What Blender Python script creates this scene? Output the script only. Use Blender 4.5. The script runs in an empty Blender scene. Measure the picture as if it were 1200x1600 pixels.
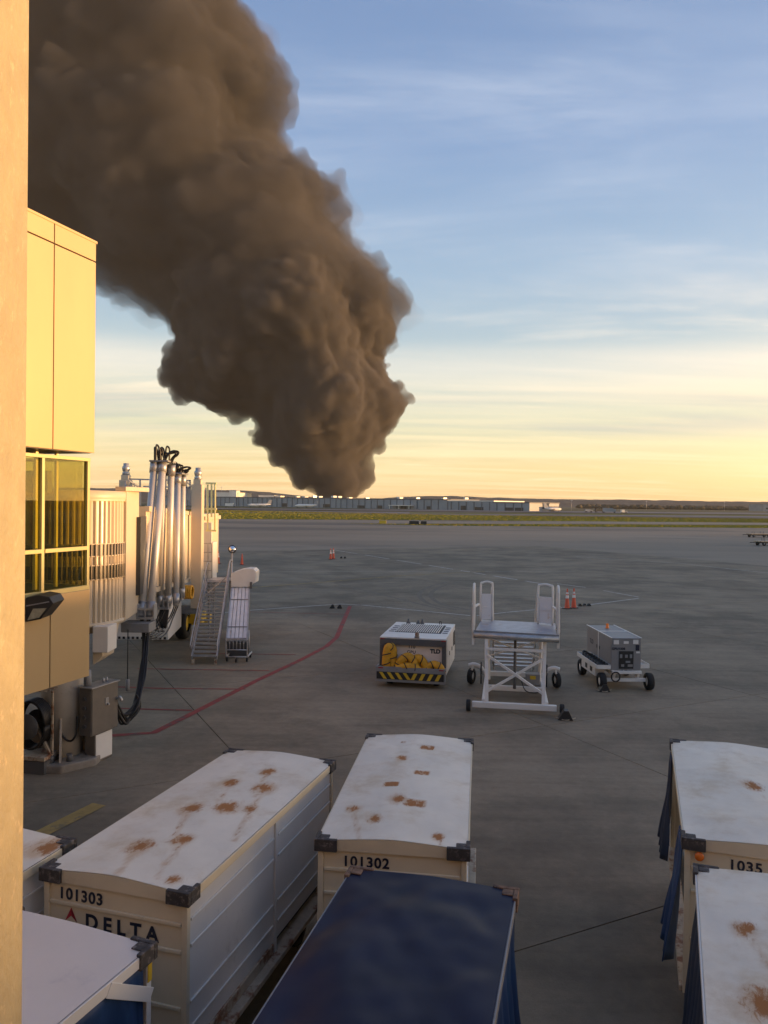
import bpy, math, random
from mathutils import Vector, Matrix, noise
import numpy as np
random.seed(7)
sc = bpy.context.scene
COL = sc.collection
rad = math.radians
# ------------------------------------------------------------------ camera
CAMZ, FPX = 5.5, 1200.0
_p, _r = rad(-0.62), rad(0.7)
FW = Vector((0, math.cos(_p), math.sin(_p))); U0 = Vector((0, -math.sin(_p), math.cos(_p))); R0 = Vector((1, 0, 0))
RT = R0*math.cos(_r)+U0*math.sin(_r); UP = U0*math.cos(_r)-R0*math.sin(_r)
CAM = Vector((0, 0, CAMZ))
cd = bpy.data.cameras.new('camera'); cam = bpy.data.objects.new('camera', cd); COL.objects.link(cam)
cd.sensor_fit = 'VERTICAL'; cd.sensor_height = 36; cd.sensor_width = 27; cd.lens = 27.0
cd.clip_start = 0.05; cd.clip_end = 30000
m = Matrix((RT, UP, -FW)).transposed().to_4x4(); m.translation = CAM
cam.matrix_world = m; sc.camera = cam
# ------------------------------------------------------------------ light
SUN_AZ, SUN_EL = 90.0, 1.75          # heading clockwise from +Y, elevation
SKY_STRENGTH, EXPOSURE, SUN_STRENGTH = 0.15, 2.28, 2.0
w = bpy.data.worlds.new('World'); sc.world = w; w.use_nodes = True
nt = w.node_tree; nt.nodes.clear()
def N(t, **k):
    n = nt.nodes.new(t)
    for a, b in k.items(): setattr(n, a, b)
    return n
def L(a, b): nt.links.new(a, b)
def math_(op, a, b=None, clamp=False):
    n = N('ShaderNodeMath', operation=op, use_clamp=clamp)
    for i, v in enumerate((a, b)):
        if v is None: continue
        if isinstance(v, (int, float)): n.inputs[i].default_value = v
        else: L(v, n.inputs[i])
    return n.outputs[0]
sky = N('ShaderNodeTexSky', sky_type='NISHITA', sun_disc=False)
sky.sun_elevation = rad(SUN_EL); sky.sun_rotation = rad(SUN_AZ)
sky.altitude = 150; sky.air_density = 1.0; sky.dust_density = 0.8; sky.ozone_density = 1.0
tc = N('ShaderNodeTexCoord'); sep = N('ShaderNodeSeparateXYZ'); L(tc.outputs['Generated'], sep.inputs[0])
z = math_('MAXIMUM', sep.outputs[2], 0.0)
zz = math_('ADD', z, 0.07)
cx = math_('DIVIDE', sep.outputs[0], zz); cy = math_('DIVIDE', sep.outputs[1], zz)
comb = N('ShaderNodeCombineXYZ'); L(cx, comb.inputs[0]); L(cy, comb.inputs[1])
def cloud(scale, rot, sc_xy, lo, hi, detail, dist, seed):
    mp = N('ShaderNodeMapping'); L(comb.outputs[0], mp.inputs[0])
    mp.inputs['Rotation'].default_value = (0, 0, rad(rot)); mp.inputs['Scale'].default_value = (sc_xy[0], sc_xy[1], 1)
    mp.inputs['Location'].default_value = (seed, seed*.7, 0)
    n = N('ShaderNodeTexNoise'); n.inputs['Scale'].default_value = scale; n.inputs['Detail'].default_value = detail
    n.inputs['Roughness'].default_value = .62; n.inputs['Distortion'].default_value = dist
    L(mp.outputs[0], n.inputs['Vector'])
    r = N('ShaderNodeMapRange', interpolation_type='SMOOTHSTEP')
    r.inputs['From Min'].default_value = lo; r.inputs['From Max'].default_value = hi
    L(n.outputs[0], r.inputs['Value']); return r.outputs[0]
c1 = cloud(1.1, 20, (.45, 1.3), .44, .74, 9, .6, 3.1)
c2 = cloud(.5, -12, (.8, 1.0), .42, .72, 5, .3, 9.4)
c3 = cloud(.9, 4, (.25, 1.6), .40, .62, 8, .3, 1.7)
lowz = N('ShaderNodeMapRange'); lowz.inputs['From Min'].default_value = .22; lowz.inputs['From Max'].default_value = .06
L(z, lowz.inputs['Value'])
hiz = N('ShaderNodeMapRange'); hiz.inputs['From Min'].default_value = .62; hiz.inputs['From Max'].default_value = .30
L(z, hiz.inputs['Value'])
wisps = math_('MULTIPLY', math_('MULTIPLY', c1, math_('ADD', math_('MULTIPLY', c2, .8), .2)), math_('MULTIPLY', math_('ADD', math_('MULTIPLY', hiz.outputs[0], 1.0), .12), 1.5))
bands = math_('MULTIPLY', c3, math_('MULTIPLY', lowz.outputs[0], .75))
c4 = cloud(.7, 8, (.22, .9), .36, .64, 8, .5, 5.5)
v1 = N('ShaderNodeMapRange', interpolation_type='SMOOTHSTEP'); v1.inputs['From Min'].default_value = .095; v1.inputs['From Max'].default_value = .15; L(z, v1.inputs['Value'])
v2 = N('ShaderNodeMapRange', interpolation_type='SMOOTHSTEP'); v2.inputs['From Min'].default_value = .215; v2.inputs['From Max'].default_value = .165; L(z, v2.inputs['Value'])
g1_ = N('ShaderNodeMapRange', interpolation_type='SMOOTHSTEP'); g1_.inputs['From Min'].default_value = .075; g1_.inputs['From Max'].default_value = .105; L(z, g1_.inputs['Value'])
g2_ = N('ShaderNodeMapRange', interpolation_type='SMOOTHSTEP'); g2_.inputs['From Min'].default_value = .150; g2_.inputs['From Max'].default_value = .115; L(z, g2_.inputs['Value'])
c5 = cloud(.8, -5, (.18, 1.1), .38, .60, 7, .4, 12.3)
greyband = math_('MULTIPLY', math_('MULTIPLY', math_('MULTIPLY', g1_.outputs[0], g2_.outputs[0]), c5), .55)
veil = math_('MULTIPLY', math_('MULTIPLY', v1.outputs[0], v2.outputs[0]), math_('ADD', math_('MULTIPLY', c4, .85), .28))
mask = math_('MAXIMUM', math_('MAXIMUM', wisps, bands), veil, True)
# the gradient that the hazy evening air adds to the clear-sky model
ramp = N('ShaderNodeValToRGB'); L(z, ramp.inputs[0])
el = ramp.color_ramp.elements
SKYR = [(0.0, (.80, .56, .30)), (.045, (.74, .62, .37)), (.10, (.56, .61, .49)), (.17, (.33, .49, .60)), (.28, (.185, .39, .64)), (.42, (.115, .28, .575)), (.60, (.080, .20, .465)), (1, (.07, .15, .36))]
el[0].position = 0; el[0].color = (*SKYR[0][1], 1); el[1].position = 1; el[1].color = (*SKYR[-1][1], 1)
for p_, c_ in SKYR[1:-1]:
    e = el.new(p_); e.color = (*c_, 1)
GLOW = 6.0  # extra sky glow round the unseen sun, added to warm the ambient light
E_SKY = dict(model=.55, ramp=1.72)
mul = N('ShaderNodeMix', data_type='RGBA', blend_type='MIX'); mul.inputs[0].default_value = .72
L(sky.outputs[0], mul.inputs[6])
rs = N('ShaderNodeVectorMath', operation='SCALE'); rs.inputs['Scale'].default_value = E_SKY['ramp']; L(ramp.outputs[0], rs.inputs[0])
L(rs.outputs[0], mul.inputs[7])
cr = N('ShaderNodeValToRGB'); L(z, cr.inputs[0]); e = cr.color_ramp.elements
e[0].position = 0; e[0].color = (1.0, .68, .34, 1); e[1].position = .35; e[1].color = (.60, .68, .80, 1)
q = e.new(.09); q.color = (.98, .84, .52, 1); q = e.new(.17); q.color = (.80, .78, .68, 1)
cs = N('ShaderNodeVectorMath', operation='SCALE'); cs.inputs['Scale'].default_value = E_SKY['ramp']; L(cr.outputs[0], cs.inputs[0])
mx = N('ShaderNodeMix', data_type='RGBA'); L(mask, mx.inputs[0]); L(mul.outputs[2], mx.inputs[6]); L(cs.outputs[0], mx.inputs[7])
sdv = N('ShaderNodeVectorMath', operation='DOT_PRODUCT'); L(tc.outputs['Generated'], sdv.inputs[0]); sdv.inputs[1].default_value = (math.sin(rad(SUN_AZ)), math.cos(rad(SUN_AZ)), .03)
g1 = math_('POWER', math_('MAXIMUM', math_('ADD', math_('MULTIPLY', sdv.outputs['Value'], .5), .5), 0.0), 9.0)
gm = N('ShaderNodeMix', data_type='RGBA'); L(greyband, gm.inputs[0]); L(mx.outputs[2], gm.inputs[6]); gm.inputs[7].default_value = (.62, .74, .82, 1)
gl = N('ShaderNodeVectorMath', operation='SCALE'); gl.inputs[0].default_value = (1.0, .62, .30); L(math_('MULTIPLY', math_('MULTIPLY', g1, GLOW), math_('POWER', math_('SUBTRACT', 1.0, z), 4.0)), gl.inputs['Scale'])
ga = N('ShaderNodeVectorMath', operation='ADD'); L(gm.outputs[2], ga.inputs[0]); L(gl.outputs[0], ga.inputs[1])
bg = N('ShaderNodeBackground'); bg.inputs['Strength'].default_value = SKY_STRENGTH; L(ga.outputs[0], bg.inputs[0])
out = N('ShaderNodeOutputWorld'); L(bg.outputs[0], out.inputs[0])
sd = bpy.data.lights.new('sun', 'SUN'); sd.energy = SUN_STRENGTH; sd.angle = rad(.53); sd.color = (1.0, .55, .22)
so = bpy.data.objects.new('sun', sd); COL.objects.link(so)
_d = Vector((math.sin(rad(SUN_AZ))*math.cos(rad(SUN_EL)), math.cos(rad(SUN_AZ))*math.cos(rad(SUN_EL)), math.sin(rad(SUN_EL))))
so.rotation_euler = _d.to_track_quat('Z', 'Y').to_euler(); so.location = (60, 0, 30)
vs = sc.view_settings; vs.view_transform = 'Standard'; vs.look = 'None'; vs.gamma = 1; vs.use_curve_mapping = False
vs.exposure = EXPOSURE
sc.cycles.max_bounces = 8; sc.cycles.volume_bounces = 1; sc.cycles.diffuse_bounces = 3; sc.cycles.transparent_max_bounces = 16
sc.cycles.use_denoising = True

# ------------------------------------------------------------------ helpers
def ray(x, y): return FW + RT*((x-600)/FPX) - UP*((y-800)/FPX)
def G(x, y, z=0.0):                      # photo pixel -> point at height z
    d = ray(x, y); return CAM + d*((z-CAMZ)/d.z)
def PX(x, y, d):                         # photo pixel -> point at forward distance d
    r_ = ray(x, y); return CAM + r_*(d/r_.y)
def hd(h): h = rad(h); return Vector((math.sin(h), math.cos(h), 0)), Vector((math.cos(h), -math.sin(h), 0))

class MB:
    def __init__(s): s.v = []; s.f = []; s.sm = []
    def add(s, vs_, fs, smooth=False):
        b = len(s.v); s.v += [tuple(v) for v in vs_]
        for f in fs: s.f.append([b+i for i in f]); s.sm.append(smooth)
        return s
    def box(s, x0, x1, y0, y1, z0, z1, M=None):
        v = [Vector(p) for p in ((x0,y0,z0),(x1,y0,z0),(x1,y1,z0),(x0,y1,z0),(x0,y0,z1),(x1,y0,z1),(x1,y1,z1),(x0,y1,z1))]
        if M is not None: v = [M @ p for p in v]
        return s.add(v, [(0,3,2,1),(4,5,6,7),(0,1,5,4),(1,2,6,5),(2,3,7,6),(3,0,4,7)])
    def hexa(s, v): return s.add(v, [(0,3,2,1),(4,5,6,7),(0,1,5,4),(1,2,6,5),(2,3,7,6),(3,0,4,7)])
    def beam(s, a, b, w_, h_, up=Vector((0,0,1))):
        a = Vector(a); b = Vector(b); d = (b-a).normalized()
        sd_ = d.cross(up)
        if sd_.length < 1e-4: sd_ = d.cross(Vector((0,1,0)))
        sd_.normalize(); u = sd_.cross(d).normalized()
        o = [(-1,-1),(1,-1),(1,1),(-1,1)]
        v = [p + sd_*(i*w_/2) + u*(j*h_/2) for p in (a, b) for i, j in o]
        return s.add(v, [(0,1,2,3),(7,6,5,4),(0,4,5,1),(1,5,6,2),(2,6,7,3),(3,7,4,0)])
    def frames(s, pts):
        pts = [Vector(p) for p in pts]; n = len(pts); T = []
        for i in range(n):
            t = pts[min(i+1, n-1)]-pts[max(i-1, 0)]; T.append(t.normalized())
        u = T[0].cross(Vector((.13, .27, 1))); 
        if u.length < .1: u = T[0].cross(Vector((1, 0, 0)))
        u.normalize(); fr = []
        for i in range(n):
            u = (u - T[i]*u.dot(T[i])).normalized(); fr.append((pts[i], u, T[i].cross(u)))
        return fr
    def tube(s, pts, r, n=8, caps=True):
        fr = s.frames(pts); v = []; k = len(fr)
        for i, (p, u, w_) in enumerate(fr):
            rr = r[i] if isinstance(r, (list, tuple)) else r
            for j in range(n):
                a = 2*math.pi*j/n; v.append(p + u*(math.cos(a)*rr) + w_*(math.sin(a)*rr))
        b = len(s.v); s.add(v, [(i*n+j, i*n+(j+1) % n, (i+1)*n+(j+1) % n, (i+1)*n+j) for i in range(k-1) for j in range(n)], True)
        if caps:
            s.f.append([b+j for j in range(n)][::-1]); s.sm.append(False)
            s.f.append([b+(k-1)*n+j for j in range(n)]); s.sm.append(False)
        return s
    def cyl(s, a, b, r, n=16, r2=None): return s.tube([a, b], [r, r if r2 is None else r2], n)
    def lathe(s, prof, c=(0,0,0), n=16):
        v = []; k = len(prof)
        for (r, zz_) in prof:
            for j in range(n):
                a = 2*math.pi*j/n; v.append((c[0]+math.cos(a)*r, c[1]+math.sin(a)*r, c[2]+zz_))
        return s.add(v, [(i*n+j, i*n+(j+1) % n, (i+1)*n+(j+1) % n, (i+1)*n+j) for i in range(k-1) for j in range(n)], True)
    def prism(s, poly, z0, z1):
        n = len(poly); v = [(p[0], p[1], z0) for p in poly] + [(p[0], p[1], z1) for p in poly]
        return s.add(v, [tuple(range(n))[::-1], tuple(range(n, 2*n))] + [(i, (i+1) % n, n+(i+1) % n, n+i) for i in range(n)])
    def grid(s, fn, nu, nv, smooth=True):
        v = [fn(i/nu, j/nv) for j in range(nv+1) for i in range(nu+1)]
        return s.add(v, [(j*(nu+1)+i, j*(nu+1)+i+1, (j+1)*(nu+1)+i+1, (j+1)*(nu+1)+i) for j in range(nv) for i in range(nu)], smooth)
    def mesh(s, name):
        me = bpy.data.meshes.new(name); me.from_pydata(s.v, [], s.f); me.polygons.foreach_set('use_smooth', s.sm); me.update(); return me
    def build(s, name, mat, parent=None, bevel=0, solid=0, label=None):
        me = s.mesh(name); me.materials.append(mat); o = bpy.data.objects.new(name, me); COL.objects.link(o)
        if parent: o.parent = parent
        if label: o['label'] = label
        if solid:
            q_ = o.modifiers.new('s', 'SOLIDIFY'); q_.thickness = solid; q_.offset = 0
        if bevel:
            q_ = o.modifiers.new('b', 'BEVEL'); q_.width = bevel; q_.segments = 2; q_.limit_method = 'ANGLE'; q_.angle_limit = rad(40)
        return o
def thing(name, label, cat, loc=(0,0,0), heading=0, group=None):
    o = bpy.data.objects.new(name, None); COL.objects.link(o); o.empty_display_size = .3
    o.location = loc; o.rotation_euler = (0, 0, -rad(heading)); o['label'] = label; o['category'] = cat
    if group: o['group'] = group
    return o
def tag(o, label, cat, group=None):
    o['label'] = label; o['category'] = cat
    if group: o['group'] = group
    return o
def struct(o): o['kind'] = 'structure'; return o
def copy_tree(o, parent=None):
    c = o.copy(); COL.objects.link(c)
    if parent is not None: c.parent = parent
    for ch in o.children: copy_tree(ch, c)
    return c
def crv(pts, n=8):                        # catmull-rom through points
    P = [Vector(p) for p in pts]; P = [P[0]*2-P[1]] + P + [P[-1]*2-P[-2]]; o = []
    for i in range(1, len(P)-2):
        for k in range(n):
            t = k/n; a, b, c, d = P[i-1:i+3]
            o.append(.5*((2*b)+(c-a)*t+(2*a-5*b+4*c-d)*t*t+(3*b-a-3*c+d)*t**3))
    o.append(P[-2]); return o

# ------------------------------------------------------------------ materials
def mat(name, col, rough=.6, metal=0., var=.12, vscale=3., bump=.0, bscale=40., bdist=.02, dirt=None, dscale=1.5, dlo=.55, dhi=.75, spec=.5, attr=None, stretch=None, rand=0., obj=True, emit=None, world=False, fine=False):
    m_ = bpy.data.materials.new(name); m_.use_nodes = True; t = m_.node_tree; b = t.nodes['Principled BSDF']
    b.inputs['Roughness'].default_value = rough; b.inputs['Metallic'].default_value = metal; b.inputs['Specular IOR Level'].default_value = spec
    def n_(k, **kw):
        x = t.nodes.new(k)
        for a_, b_ in kw.items(): setattr(x, a_, b_)
        return x
    tcn = n_('ShaderNodeTexCoord'); src = tcn.outputs['Object'] if not world else n_('ShaderNodeNewGeometry').outputs['Position']
    if stretch:
        mp = n_('ShaderNodeMapping'); mp.inputs['Scale'].default_value = stretch; t.links.new(src, mp.inputs[0]); src = mp.outputs[0]
    no = n_('ShaderNodeTexNoise'); no.inputs['Scale'].default_value = vscale; no.inputs['Detail'].default_value = 7; no.inputs['Roughness'].default_value = .6
    t.links.new(src, no.inputs['Vector'])
    mr = n_('ShaderNodeMapRange'); mr.inputs['From Min'].default_value = .3; mr.inputs['From Max'].default_value = .7
    mr.inputs['To Min'].default_value = 1-var; mr.inputs['To Max'].default_value = 1+var; t.links.new(no.outputs[0], mr.inputs['Value'])
    vm = n_('ShaderNodeVectorMath', operation='SCALE'); vm.inputs[0].default_value = col; t.links.new(mr.outputs[0], vm.inputs['Scale'])
    c = vm.outputs[0]
    if rand:
        oi = n_('ShaderNodeObjectInfo'); r2 = n_('ShaderNodeMapRange'); r2.inputs['To Min'].default_value = 1-rand; r2.inputs['To Max'].default_value = 1+rand
        t.links.new(oi.outputs['Random'], r2.inputs['Value']); v2 = n_('ShaderNodeVectorMath', operation='SCALE'); t.links.new(c, v2.inputs[0]); t.links.new(r2.outputs[0], v2.inputs['Scale']); c = v2.outputs[0]
    if dirt:
        n2 = n_('ShaderNodeTexNoise'); n2.inputs['Scale'].default_value = dscale; n2.inputs['Detail'].default_value = 9; n2.inputs['Roughness'].default_value = .68
        mo = n_('ShaderNodeVectorMath', operation='ADD'); mo.inputs[1].default_value = (5.3, 2.1, 7.7); t.links.new(src, mo.inputs[0]); t.links.new(mo.outputs[0], n2.inputs['Vector'])
        r3 = n_('ShaderNodeMapRange', interpolation_type='SMOOTHSTEP'); r3.inputs['From Min'].default_value = dlo; r3.inputs['From Max'].default_value = dhi; t.links.new(n2.outputs[0], r3.inputs['Value'])
        mxx = n_('ShaderNodeMix', data_type='RGBA'); t.links.new(r3.outputs[0], mxx.inputs[0]); t.links.new(c, mxx.inputs[6]); mxx.inputs[7].default_value = (*dirt, 1); c = mxx.outputs[2]
    if attr:                               # rust where the mesh attribute says it has broken through
        at = n_('ShaderNodeAttribute', attribute_name=attr[0]); n3 = n_('ShaderNodeTexNoise'); n3.inputs['Scale'].default_value = 9; n3.inputs['Detail'].default_value = 10; n3.inputs['Roughness'].default_value = .75; n3.inputs['Distortion'].default_value = .6
        mp3 = n_('ShaderNodeMapping'); mp3.inputs['Scale'].default_value = (1, .45, 1); t.links.new(tcn.outputs['Object'], mp3.inputs[0]); t.links.new(mp3.outputs[0], n3.inputs['Vector'])
        def thr(ka, kn, lo, hi, colr, amt, no_):
            global_c = c
            a1 = n_('ShaderNodeMath', operation='MULTIPLY_ADD'); t.links.new(no_, a1.inputs[0]); a1.inputs[1].default_value = kn; a1.inputs[2].default_value = -kn*.5
            a2 = n_('ShaderNodeMath', operation='MULTIPLY_ADD'); t.links.new(at.outputs['Fac'], a2.inputs[0]); a2.inputs[1].default_value = ka; t.links.new(a1.outputs[0], a2.inputs[2])
            q1 = n_('ShaderNodeMapRange', interpolation_type='SMOOTHSTEP'); q1.inputs['From Min'].default_value = lo; q1.inputs['From Max'].default_value = hi; q1.inputs['To Max'].default_value = amt; t.links.new(a2.outputs[0], q1.inputs['Value'])
            m2_ = n_('ShaderNodeMix', data_type='RGBA'); t.links.new(q1.outputs[0], m2_.inputs[0]); t.links.new(global_c, m2_.inputs[6]); m2_.inputs[7].default_value = (*colr, 1); return m2_.outputs[2], q1
        nw = n_('ShaderNodeTexNoise'); nw.inputs['Scale'].default_value = 3.2; nw.inputs['Detail'].default_value = 8; nw.inputs['Roughness'].default_value = .7; nw.inputs['Distortion'].default_value = 1.2; t.links.new(mp3.outputs[0], nw.inputs['Vector'])
        n3.inputs['Scale'].default_value = 16
        c, _q = thr(1.7, 1.9, .16, .95, (.54, .34, .17), .66, nw.outputs[0])
        c, r4 = thr(1.2, 2.0, .42, .80, attr[1], .95, n3.outputs[0])
        mr5 = n_('ShaderNodeMapRange'); mr5.inputs['To Min'].default_value = rough; mr5.inputs['To Max'].default_value = .9; t.links.new(r4.outputs[0], mr5.inputs['Value']); t.links.new(mr5.outputs[0], b.inputs['Roughness'])
    if fine:                               # aggregate grain, scuffs and long drag marks
        for (sc_, st_, lo_, hi_, k_) in ((70, (1, 1, 1), .3, .7, .14), (1.4, (.12, 1.6, 1), .45, .68, -.18), (6, (1, 1, 1), .35, .7, .09), (.09, (1, 1, 1), .35, .65, -.16)):
            mpf = n_('ShaderNodeMapping'); mpf.inputs['Scale'].default_value = st_; mpf.inputs['Rotation'].default_value = (0, 0, rad(24)); t.links.new(src, mpf.inputs[0])
            nf = n_('ShaderNodeTexNoise'); nf.inputs['Scale'].default_value = sc_; nf.inputs['Detail'].default_value = 6; nf.inputs['Roughness'].default_value = .7; t.links.new(mpf.outputs[0], nf.inputs['Vector'])
            rf = n_('ShaderNodeMapRange'); rf.inputs['From Min'].default_value = lo_; rf.inputs['From Max'].default_value = hi_; rf.inputs['To Min'].default_value = 1-abs(k_) if k_ > 0 else 1; rf.inputs['To Max'].default_value = 1+k_; t.links.new(nf.outputs[0], rf.inputs['Value'])
            vf = n_('ShaderNodeVectorMath', operation='SCALE'); t.links.new(c, vf.inputs[0]); t.links.new(rf.outputs[0], vf.inputs['Scale']); c = vf.outputs[0]
    t.links.new(c, b.inputs['Base Color'])
    if bump:
        nb = n_('ShaderNodeTexNoise'); nb.inputs['Scale'].default_value = bscale; nb.inputs['Detail'].default_value = 5; t.links.new(src, nb.inputs['Vector'])
        bp = n_('ShaderNodeBump'); bp.inputs['Strength'].default_value = bump; bp.inputs['Distance'].default_value = bdist; t.links.new(nb.outputs[0], bp.inputs['Height']); t.links.new(bp.outputs[0], b.inputs['Normal'])
    if emit:
        b.inputs['Emission Color'].default_value = (*emit[0], 1); b.inputs['Emission Strength'].default_value = emit[1]
    return m_
M = {}
M['slab'] = mat('weathered_concrete', (.290, .230, .155), .82, var=.22, vscale=.35, bump=.25, bscale=30, dirt=(.18, .145, .10), dscale=.22, dlo=.42, dhi=.66, rand=.06, spec=.3, world=True, fine=True)
M['apron'] = mat('far_concrete', (.31, .25, .18), .8, var=.18, vscale=.02, dirt=(.19, .16, .125), dscale=.03, dlo=.5, dhi=.6, spec=.3, stretch=(.35, 1, 1), fine=True)
M['joint'] = mat('joint_filler', (.10, .085, .065), .9)
M['taxi'] = mat('taxiway_concrete', (.19, .17, .16), .8, var=.12, vscale=.01, spec=.3)
M['grass'] = mat('grass', (.155, .155, .025), .95, var=.35, vscale=.02, bump=1.0, bscale=1.2, bdist=.5, dirt=(.20, .17, .035), dscale=.012, dlo=.45, dhi=.62, spec=.1, stretch=(.4, 1, 1))
M['terrain'] = mat('dry_field', (.14, .12, .06), .95, var=.25, vscale=.004, dirt=(.10, .095, .06), dscale=.006, spec=.1, stretch=(.2, 1, 1))
M['wood'] = mat('wooded_hill', (.085, .085, .075), .95, var=.4, vscale=.012, bump=1, bscale=.05, spec=.05)
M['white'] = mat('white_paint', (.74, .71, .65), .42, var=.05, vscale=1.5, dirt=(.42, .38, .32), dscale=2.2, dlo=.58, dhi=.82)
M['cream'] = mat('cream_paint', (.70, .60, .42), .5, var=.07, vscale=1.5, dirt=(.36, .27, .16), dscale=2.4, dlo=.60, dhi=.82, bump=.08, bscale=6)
M['bridge'] = mat('bridge_cream_paint', (.58, .49, .36), .42, var=.05, vscale=1, dirt=(.40, .32, .22), dscale=1.4, dlo=.6, dhi=.85)
M['panel'] = mat('aluminium_panel', (.50, .355, .175), .42, metal=.15, var=.05, vscale=.7, stretch=(1, 1, .4), bump=.03, bscale=2)
M['frame'] = mat('window_frame_metal', (.52, .46, .22), .35, metal=.3, var=.04)
M['column'] = mat('column_speckled', (.32, .285, .185), .75, var=.10, vscale=14, bump=.4, bscale=60, dirt=(.42, .35, .23), dscale=30, dlo=.56, dhi=.66, stretch=(1.3, 1.3, .8))
M['rusty'] = mat('rusting_sheet', (.78, .71, .58), .5, var=.10, vscale=1.3, dirt=(.60, .48, .32), dscale=1.5, dlo=.45, dhi=.74, attr=('stain', (.36, .14, .035)), bump=.12, bscale=5)
M['rusty_square'] = M['rusty']
M['lilac'] = mat('lilac_sheet', (.70, .635, .57), .4, var=.04, vscale=1.5, dirt=(.52, .47, .46), dscale=2, dlo=.55, dhi=.8)
M['navy'] = mat('navy_sheet', (.009, .011, .034), .5, spec=.3, var=.25, vscale=2, dirt=(.013, .014, .036), dscale=2.5, dlo=.5, dhi=.8, bump=.25, bscale=1.3)
M['rubber'] = mat('black_rubber', (.05, .045, .042), .75, var=.3, vscale=12, dirt=(.20, .17, .15), dscale=16, dlo=.5, dhi=.7)
M['brownrub'] = mat('brown_worn_rubber', (.20, .12, .075), .8, var=.3, vscale=14, dirt=(.07, .05, .04), dscale=18, dlo=.5, dhi=.65)
M['tyre'] = mat('tyre_rubber', (.018, .018, .018), .85, var=.2)
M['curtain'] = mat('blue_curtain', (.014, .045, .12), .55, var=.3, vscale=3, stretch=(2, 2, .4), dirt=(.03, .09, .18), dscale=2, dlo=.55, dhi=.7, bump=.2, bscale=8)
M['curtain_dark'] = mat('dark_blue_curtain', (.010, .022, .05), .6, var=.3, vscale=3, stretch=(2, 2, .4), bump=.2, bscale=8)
M['ink'] = mat('navy_lettering', (.012, .016, .035), .5, var=.05)
M['red'] = mat('red_paint', (.30, .02, .02), .5, var=.1)
M['redline'] = mat('worn_red_line', (.27, .045, .035), .8, var=.25, vscale=4, dirt=(.10, .07, .06), dscale=3, dlo=.52, dhi=.66)
M['whiteline'] = mat('worn_white_line', (.55, .52, .48), .8, var=.2, vscale=4, dirt=(.2, .18, .17), dscale=2.5, dlo=.52, dhi=.66)
M['yellowline'] = mat('worn_yellow_line', (.34, .23, .07), .8, var=.2, vscale=4, dirt=(.16, .13, .08), dscale=2.5, dlo=.50, dhi=.64)
M['yellow'] = mat('yellow_paint', (.62, .42, .03), .5, var=.12, dirt=(.3, .2, .03), dscale=5, dlo=.55, dhi=.8)
M['cageyellow'] = mat('yellow_handrail', (.88, .80, .36), .45, var=.08)
M['hose'] = mat('yellow_hose_fabric', (.66, .33, .02), .65, var=.2, vscale=8)
M['black'] = mat('black_part', (.02, .02, .02), .5, var=.2)
M['cable'] = mat('black_cable', (.015, .014, .013), .45, var=.2)
M['dkgrey'] = mat('dark_grey_paint', (.10, .10, .10), .5, var=.1, dirt=(.16, .15, .13), dscale=5)
M['grey'] = mat('grey_paint', (.24, .24, .24), .5, var=.1, dirt=(.15, .14, .12), dscale=4)
M['gpugrey'] = mat('gpu_grey_paint', (.24, .23, .22), .5, var=.06)
M['galv'] = mat('galvanised_steel', (.42, .42, .42), .42, metal=.6, var=.18, vscale=6)
M['alu'] = mat('aluminium_tube', (.58, .56, .52), .42, metal=.30, var=.06, vscale=3, stretch=(1, 1, .2))
M['cabinet'] = mat('stainless_cabinet', (.20, .18, .155), .42, metal=.4, var=.08, vscale=4)
M['pillar'] = mat('pillar_paint', (.42, .37, .30), .6, var=.12, vscale=1.3, dirt=(.22, .17, .12), dscale=2, dlo=.5, dhi=.75)
M['concrete'] = mat('pedestal_concrete', (.26, .23, .19), .9, var=.2, vscale=5, bump=.4, dirt=(.14, .12, .10), dscale=4)
M['rail'] = mat('scratched_rail', (.45, .38, .28), .6, var=.2, vscale=5, dirt=(.22, .10, .05), dscale=5, dlo=.48, dhi=.62)
M['cone'] = mat('orange_cone', (.62, .09, .03), .6, var=.1)
M['reflective'] = mat('cone_collar', (.72, .66, .62), .4, var=.05)
M['amber'] = mat('amber_lens', (.85, .20, .02), .25, var=.1)
M['lens'] = mat('floodlight_lens', (.35, .32, .22), .15, var=.3, vscale=8, bump=.5, bscale=20)
M['steel_deck'] = mat('worn_deck_plate', (.46, .44, .45), .45, metal=.3, var=.15, vscale=5, dirt=(.36, .26, .18), dscale=3, dlo=.55, dhi=.75)
M['warehouse'] = mat('warehouse_cladding', (.27, .29, .31), .6, var=.12, vscale=.08)
M['warehouse_dark'] = mat('warehouse_joint', (.12, .13, .14), .7)
M['tan'] = mat('tan_wall', (.42, .34, .26), .7, var=.08, vscale=.1)
M['darkwin'] = mat('dark_opening', (.03, .035, .04), .3)
M['roofwhite'] = mat('pale_roof', (.75, .72, .66), .5, var=.08, vscale=.1)
M['mirror'] = mat('mirror_face', (.8, .8, .8), .05, metal=1., var=.0)
M['drumband'] = mat('dark_band', (.05, .045, .03), .35)
M['slidewhite'] = mat('slide_slat_paint', (.66, .68, .72), .4)
M['blackrib'] = mat('grille_black', (.02, .02, .02), .6)
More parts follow.
